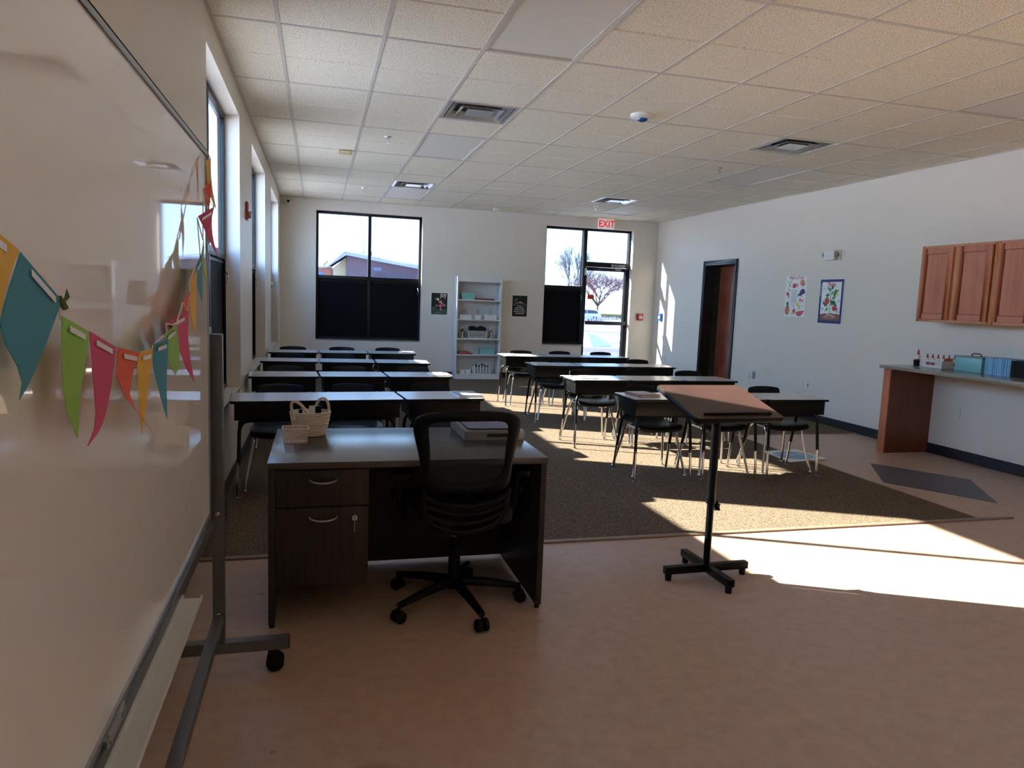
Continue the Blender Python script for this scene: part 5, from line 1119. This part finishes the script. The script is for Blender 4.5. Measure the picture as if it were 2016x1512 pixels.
SNOW = mat('snow', (238, 241, 248), 0.8, noise=0.03, bump=0.5, bscale=3)
def heap(cx, cy, rx, ry, h, label, seed):
    random.seed(seed); m = MB(); rows = []
    for i in range(7):
        q = i/6; row = []
        for k in range(17):
            a_ = 2*PI*k/16; a2 = a_ % (2*PI); j = 1 + 0.18*math.sin(3*a2 + seed) + 0.1*math.sin(7*a2)
            row.append((cx + rx*j*(1-q)*math.cos(a_), cy + ry*j*(1-q)*math.sin(a_), gz(cy) - 0.02 + h*math.sin(q*PI/2)*(1 + 0.15*math.sin(5*a2 + i)*(1-q))))
        rows.append(row)
    m.grid(rows); tag(m.build('snow_heap', SNOW, smooth=True), label, 'snow', 'snow heaps in the parking lot')
heap(11.0, 27.5, 1.1, 0.8, 0.55, 'tallest snow heap seen low through the glass door', 1); heap(8.5, 27.0, 0.95, 0.5, 0.22, 'low snow ridge at the left foot of the tallest heap', 2); heap(12.9, 27.2, 1.0, 0.4, 0.15, 'low snow ridge to the right of the tallest heap', 3)
heap(20.5, 50, 5.5, 1.6, 0.6, 'long snow bank seen just under the push bar of the glass door', 4); heap(27.5, 62, 3.5, 1.5, 0.7, 'far snow bank to the right of the parked car', 5)
# shrubs in snow
SHR = mat('snowy_shrub', (150, 156, 168), 0.9, noise=0.3, scale=4)
m = MB(); random.seed(11)
for i in range(60):
    x = 33 + i*0.16 + random.uniform(-.1, .1); y = 84 + random.uniform(-1, 1)
    for k in range(5): m.tube([(x, y, gz(y)), (x + random.uniform(-.35, .35), y + random.uniform(-.3, .3), gz(y) + random.uniform(0.4, 0.9))], 0.03, 4)
tag(m.build('shrub_row', SHR), 'row of low bare shrubs behind the parking lot', 'shrub', kind='stuff')

# white SUV, rear to the right
cv = thing('parked_car', 'white parked car seen through the glass door', 'car', (35.4, 93.0, gz(93)))
CARW = mat('car_paint_white', (226, 230, 236), 0.3, noise=0.01); CARG = mat('car_glass', (60, 72, 90), 0.1)
side = [(-2.35, 0.45), (-2.38, 0.85), (-2.2, 1.0), (-1.3, 1.12), (-0.55, 1.62), (0.2, 1.70), (1.3, 1.68), (1.95, 1.58), (2.25, 1.12), (2.38, 0.95), (2.36, 0.5), (2.2, 0.38), (1.85, 0.36)] + [(1.45 + 0.40*math.cos(a_), 0.36 + 0.40*math.sin(a_)) for a_ in [0.1 + i*0.49 for i in range(7)]] + [(1.0, 0.34), (-1.0, 0.34)] + [(-1.45 + 0.40*math.cos(a_), 0.36 + 0.40*math.sin(a_)) for a_ in [0.1 + i*0.49 for i in range(7)]] + [(-2.0, 0.36)]
m = MB(); m.prism(side, -0.92, 0.92, 'y'); m.build('body', CARW, cv, bevel=0.03)
m = MB(); m.prism([(-0.95, 1.14), (-0.42, 1.54), (0.25, 1.60), (0.25, 1.14)], -0.935, -0.915, 'y'); m.prism([(0.33, 1.14), (0.33, 1.60), (1.25, 1.58), (1.75, 1.45), (1.9, 1.16)], -0.935, -0.915, 'y'); m.build('side_window', CARG, cv)
for q in (-1.45, 1.45):
    for s_ in (-1, 1):
        m = MB(); m.mi(0).lathe([(0.2, 0.0), (0.35, 0.0), (0.36, 0.05*1), (0.36, 0.18), (0.3, 0.2)], (q, -0.93 if s_ < 0 else 0.73, 0.36), 24, 'y'); m.mi(1).lathe([(0.02, -0.01), (0.21, -0.015), (0.21, 0.0)], (q, -0.93 if s_ < 0 else 0.95, 0.36), 20, 'y'); m.build('wheel', [BLACKPL, STEEL], cv, smooth=True)
m = MB(); m.box(2.25, 2.39, -0.85, -0.6, 0.9, 1.1); m.build('tail_lamp', REDPL, cv)

# bare trees
def tree(cx, cy, h, spread, name, label, mtr, seed, levels=5, n0=5, lean=0.0, r0=0.14):
    random.seed(seed); t_ = thing(name, label, 'tree', (cx, cy, gz(cy)), group='bare winter trees outside')
    m = MB(); tw = MB()
    def br(p, d, L_, r_, lv):
        q = p + d*L_*0.5 + Vector((random.uniform(-1, 1), random.uniform(-1, 1), 0))*L_*0.05; e = p + d*L_
        (m if lv < 2 else tw).tube([p, q, e], [r_, r_*0.8, r_*0.6], 5 if lv < 2 else 3, cap=False)
        if lv >= levels: return
        for k in range(n0 if lv == 0 else 4):
            a_ = random.uniform(0, 2*PI) if lv else 2*PI*k/n0 + random.uniform(-.3, .3); sp = spread*random.uniform(0.6, 1.2)
            nd = (d + Vector((math.cos(a_)*sp, math.sin(a_)*sp, random.uniform(-0.1, 0.35)))).normalized()
            br(p + d*L_*random.uniform(0.6, 1.0) if lv else e, nd, L_*random.uniform(0.62, 0.85) if lv else h*0.28, r_*0.58, lv + 1)
    br(Vector((0, 0, 0)), Vector((lean, 0, 1)).normalized(), h*0.24, r0, 0)
    m.build('trunk', mtr[0], t_, smooth=True); tw.build('twigs', mtr[1], t_)
BARK = mat('bark', (84, 68, 66), 0.9, noise=0.2, scale=5); TWIGP = mat('pinkish_twigs', (120, 84, 88), 0.9, noise=0.2, scale=2); TWIGG = mat('grey_twigs', (104, 94, 92), 0.9, noise=0.2, scale=2)
tree(44.3, 110, 9.6, 0.95, 'bare_tree', 'spreading pinkish bare tree seen through the glass door', (BARK, TWIGP), 4, 5, 7, r0=0.22)
tree(29.2, 80, 8.8, 0.34, 'bare_tree', 'tall slender bare tree seen in the narrow window beside the door', (BARK, TWIGG), 9, 5, 5, r0=0.12)

# brick building across the lot
BRICK = bpy.data.materials.new('purple_brick'); BRICK.use_nodes = True; n = BRICK.node_tree.nodes; l = BRICK.node_tree.links
bk = n.new('ShaderNodeTexBrick'); bk.inputs['Scale'].default_value = 3.0; bk.inputs['Color1'].default_value = lin((112, 88, 94)) + (1,); bk.inputs['Color2'].default_value = lin((92, 72, 82)) + (1,); bk.inputs['Mortar'].default_value = lin((130, 120, 122)) + (1,)
t = n.new('ShaderNodeTexCoord'); mp = n.new('ShaderNodeMapping'); mp.inputs['Rotation'].default_value = (PI/2, 0, 0); l.new(t.outputs['Object'], mp.inputs[0]); l.new(mp.outputs[0], bk.inputs['Vector']); l.new(bk.outputs['Color'], n['Principled BSDF'].inputs['Base Color']); n['Principled BSDF'].inputs['Roughness'].default_value = 0.9
BRICKR = mat('red_brick', (176, 116, 104), 0.9, noise=0.15, scale=3); YEL = mat('yellow_stucco', (206, 194, 158), 0.9, noise=0.05); ROOF = mat('grey_roof', (168, 176, 190), 0.6, noise=0.05, scale=2); TRIMW = mat('roof_fascia', (206, 202, 204), 0.6)
bd = thing('brick_building', 'long low brick building with a peaked gable, outside the back window', 'building', (0, 60, gz(60)))
g0 = gz(60)
m = MB(); m.prism([(2.80, 0), (10.5, 0), (10.5, 3.5 - g0), (8.6, 3.62 - g0), (5.4, 4.05 - g0), (2.80, 4.45 - g0)], 0.0, 10.0, 'y'); m.build('brick_wall', BRICK, bd)
m = MB(); m.prism([(1.7, 0), (2.80, 0), (2.80, 4.40 - g0), (1.75, 3.45 - g0)], 1.2, 9.0, 'y'); m.build('gable_wall', YEL, bd)
m = MB(); m.prism([(-3.0, 0), (1.7, 0), (1.7, 3.5 - g0), (-3.0, 3.05 - g0)], 1.6, 9.0, 'y'); m.build('side_wing', BRICKR, bd)
m = MB(); m.prism([(1.38, 3.52 - g0), (1.46, 3.70 - g0), (2.56, 4.75 - g0), (5.4, 4.30 - g0), (8.7, 3.78 - g0), (10.7, 3.62 - g0), (10.7, 3.46 - g0), (8.6, 3.62 - g0), (5.4, 4.06 - g0), (2.72, 4.46 - g0)], -0.6, 10.4, 'y'); rf = m.build('roof', ROOF, bd)
m = MB(); m.prism([(1.36, 3.50 - g0), (1.44, 3.72 - g0), (2.58, 4.79 - g0), (10.75, 3.66 - g0), (10.75, 3.58 - g0), (2.6, 4.68 - g0)], -0.72, -0.6, 'y'); m.build('fascia', TRIMW, rf)
m = MB(); m.prism([(-3.1, 3.05 - g0), (-3.1, 3.17 - g0), (1.5, 3.62 - g0), (1.7, 3.5 - g0)], 1.3, 9.2, 'y'); m.build('roof', ROOF, bd)
m = MB(); m.box(4.7, 4.98, 3.0, 3.6, 4.0 - g0, 5.05 - g0); m.build('chimney', mat('grey_purple', (120, 118, 136), 0.7), rf)
m = MB(); m.prism([(5.2, 4.1 - g0), (5.6, 4.65 - g0), (7.9, 4.55 - g0), (9.2, 3.8 - g0)], 10.5, 16, 'y'); m.prism([(7.6, 3.8 - g0), (7.6, 4.75 - g0), (11, 4.75 - g0), (11, 3.8 - g0)], 16.5, 22, 'y'); m.build('rear_roof', mat('far_roof', (186, 192, 200), 0.7), bd)
m = MB(); m.box(4.9, 5.55, -0.03, 0.05, 3.35 - g0, 3.62 - g0); m.build('window', mat('far_window', (96, 110, 140), 0.2), bd)
m = MB(); m.box(0.2, 0.95, 1.57, 1.65, 2.85 - g0, 3.1 - g0); m.build('window', mat('blue_window', (80, 130, 190), 0.2), bd)
m = MB(); m.box(4.9, 8.4, -0.8, -0.05, 2.72 - g0, 2.82 - g0); m.build('canopy', mat('blue_grey_canopy', (130, 150, 190), 0.6), bd)
m = MB(); m.tube([(4.35, 6, 4.4 - g0), (4.4, 6, 5.2 - g0)], 0.2, 8); m.tube([(4.42, 6, 5.2 - g0), (4.5, 6, 7.4 - g0)], [0.12, 0.02], 6); m.build('roof_vent', TRIMW, rf)
m = MB(); m.tube([(1.05, 2.0, 3.55 - g0), (1.08, 2.0, 3.8 - g0), (1.28, 2.0, 3.86 - g0), (1.26, 2.0, 4.05 - g0)], 0.04, 6); m.build('antenna', BLACKPL, bd)
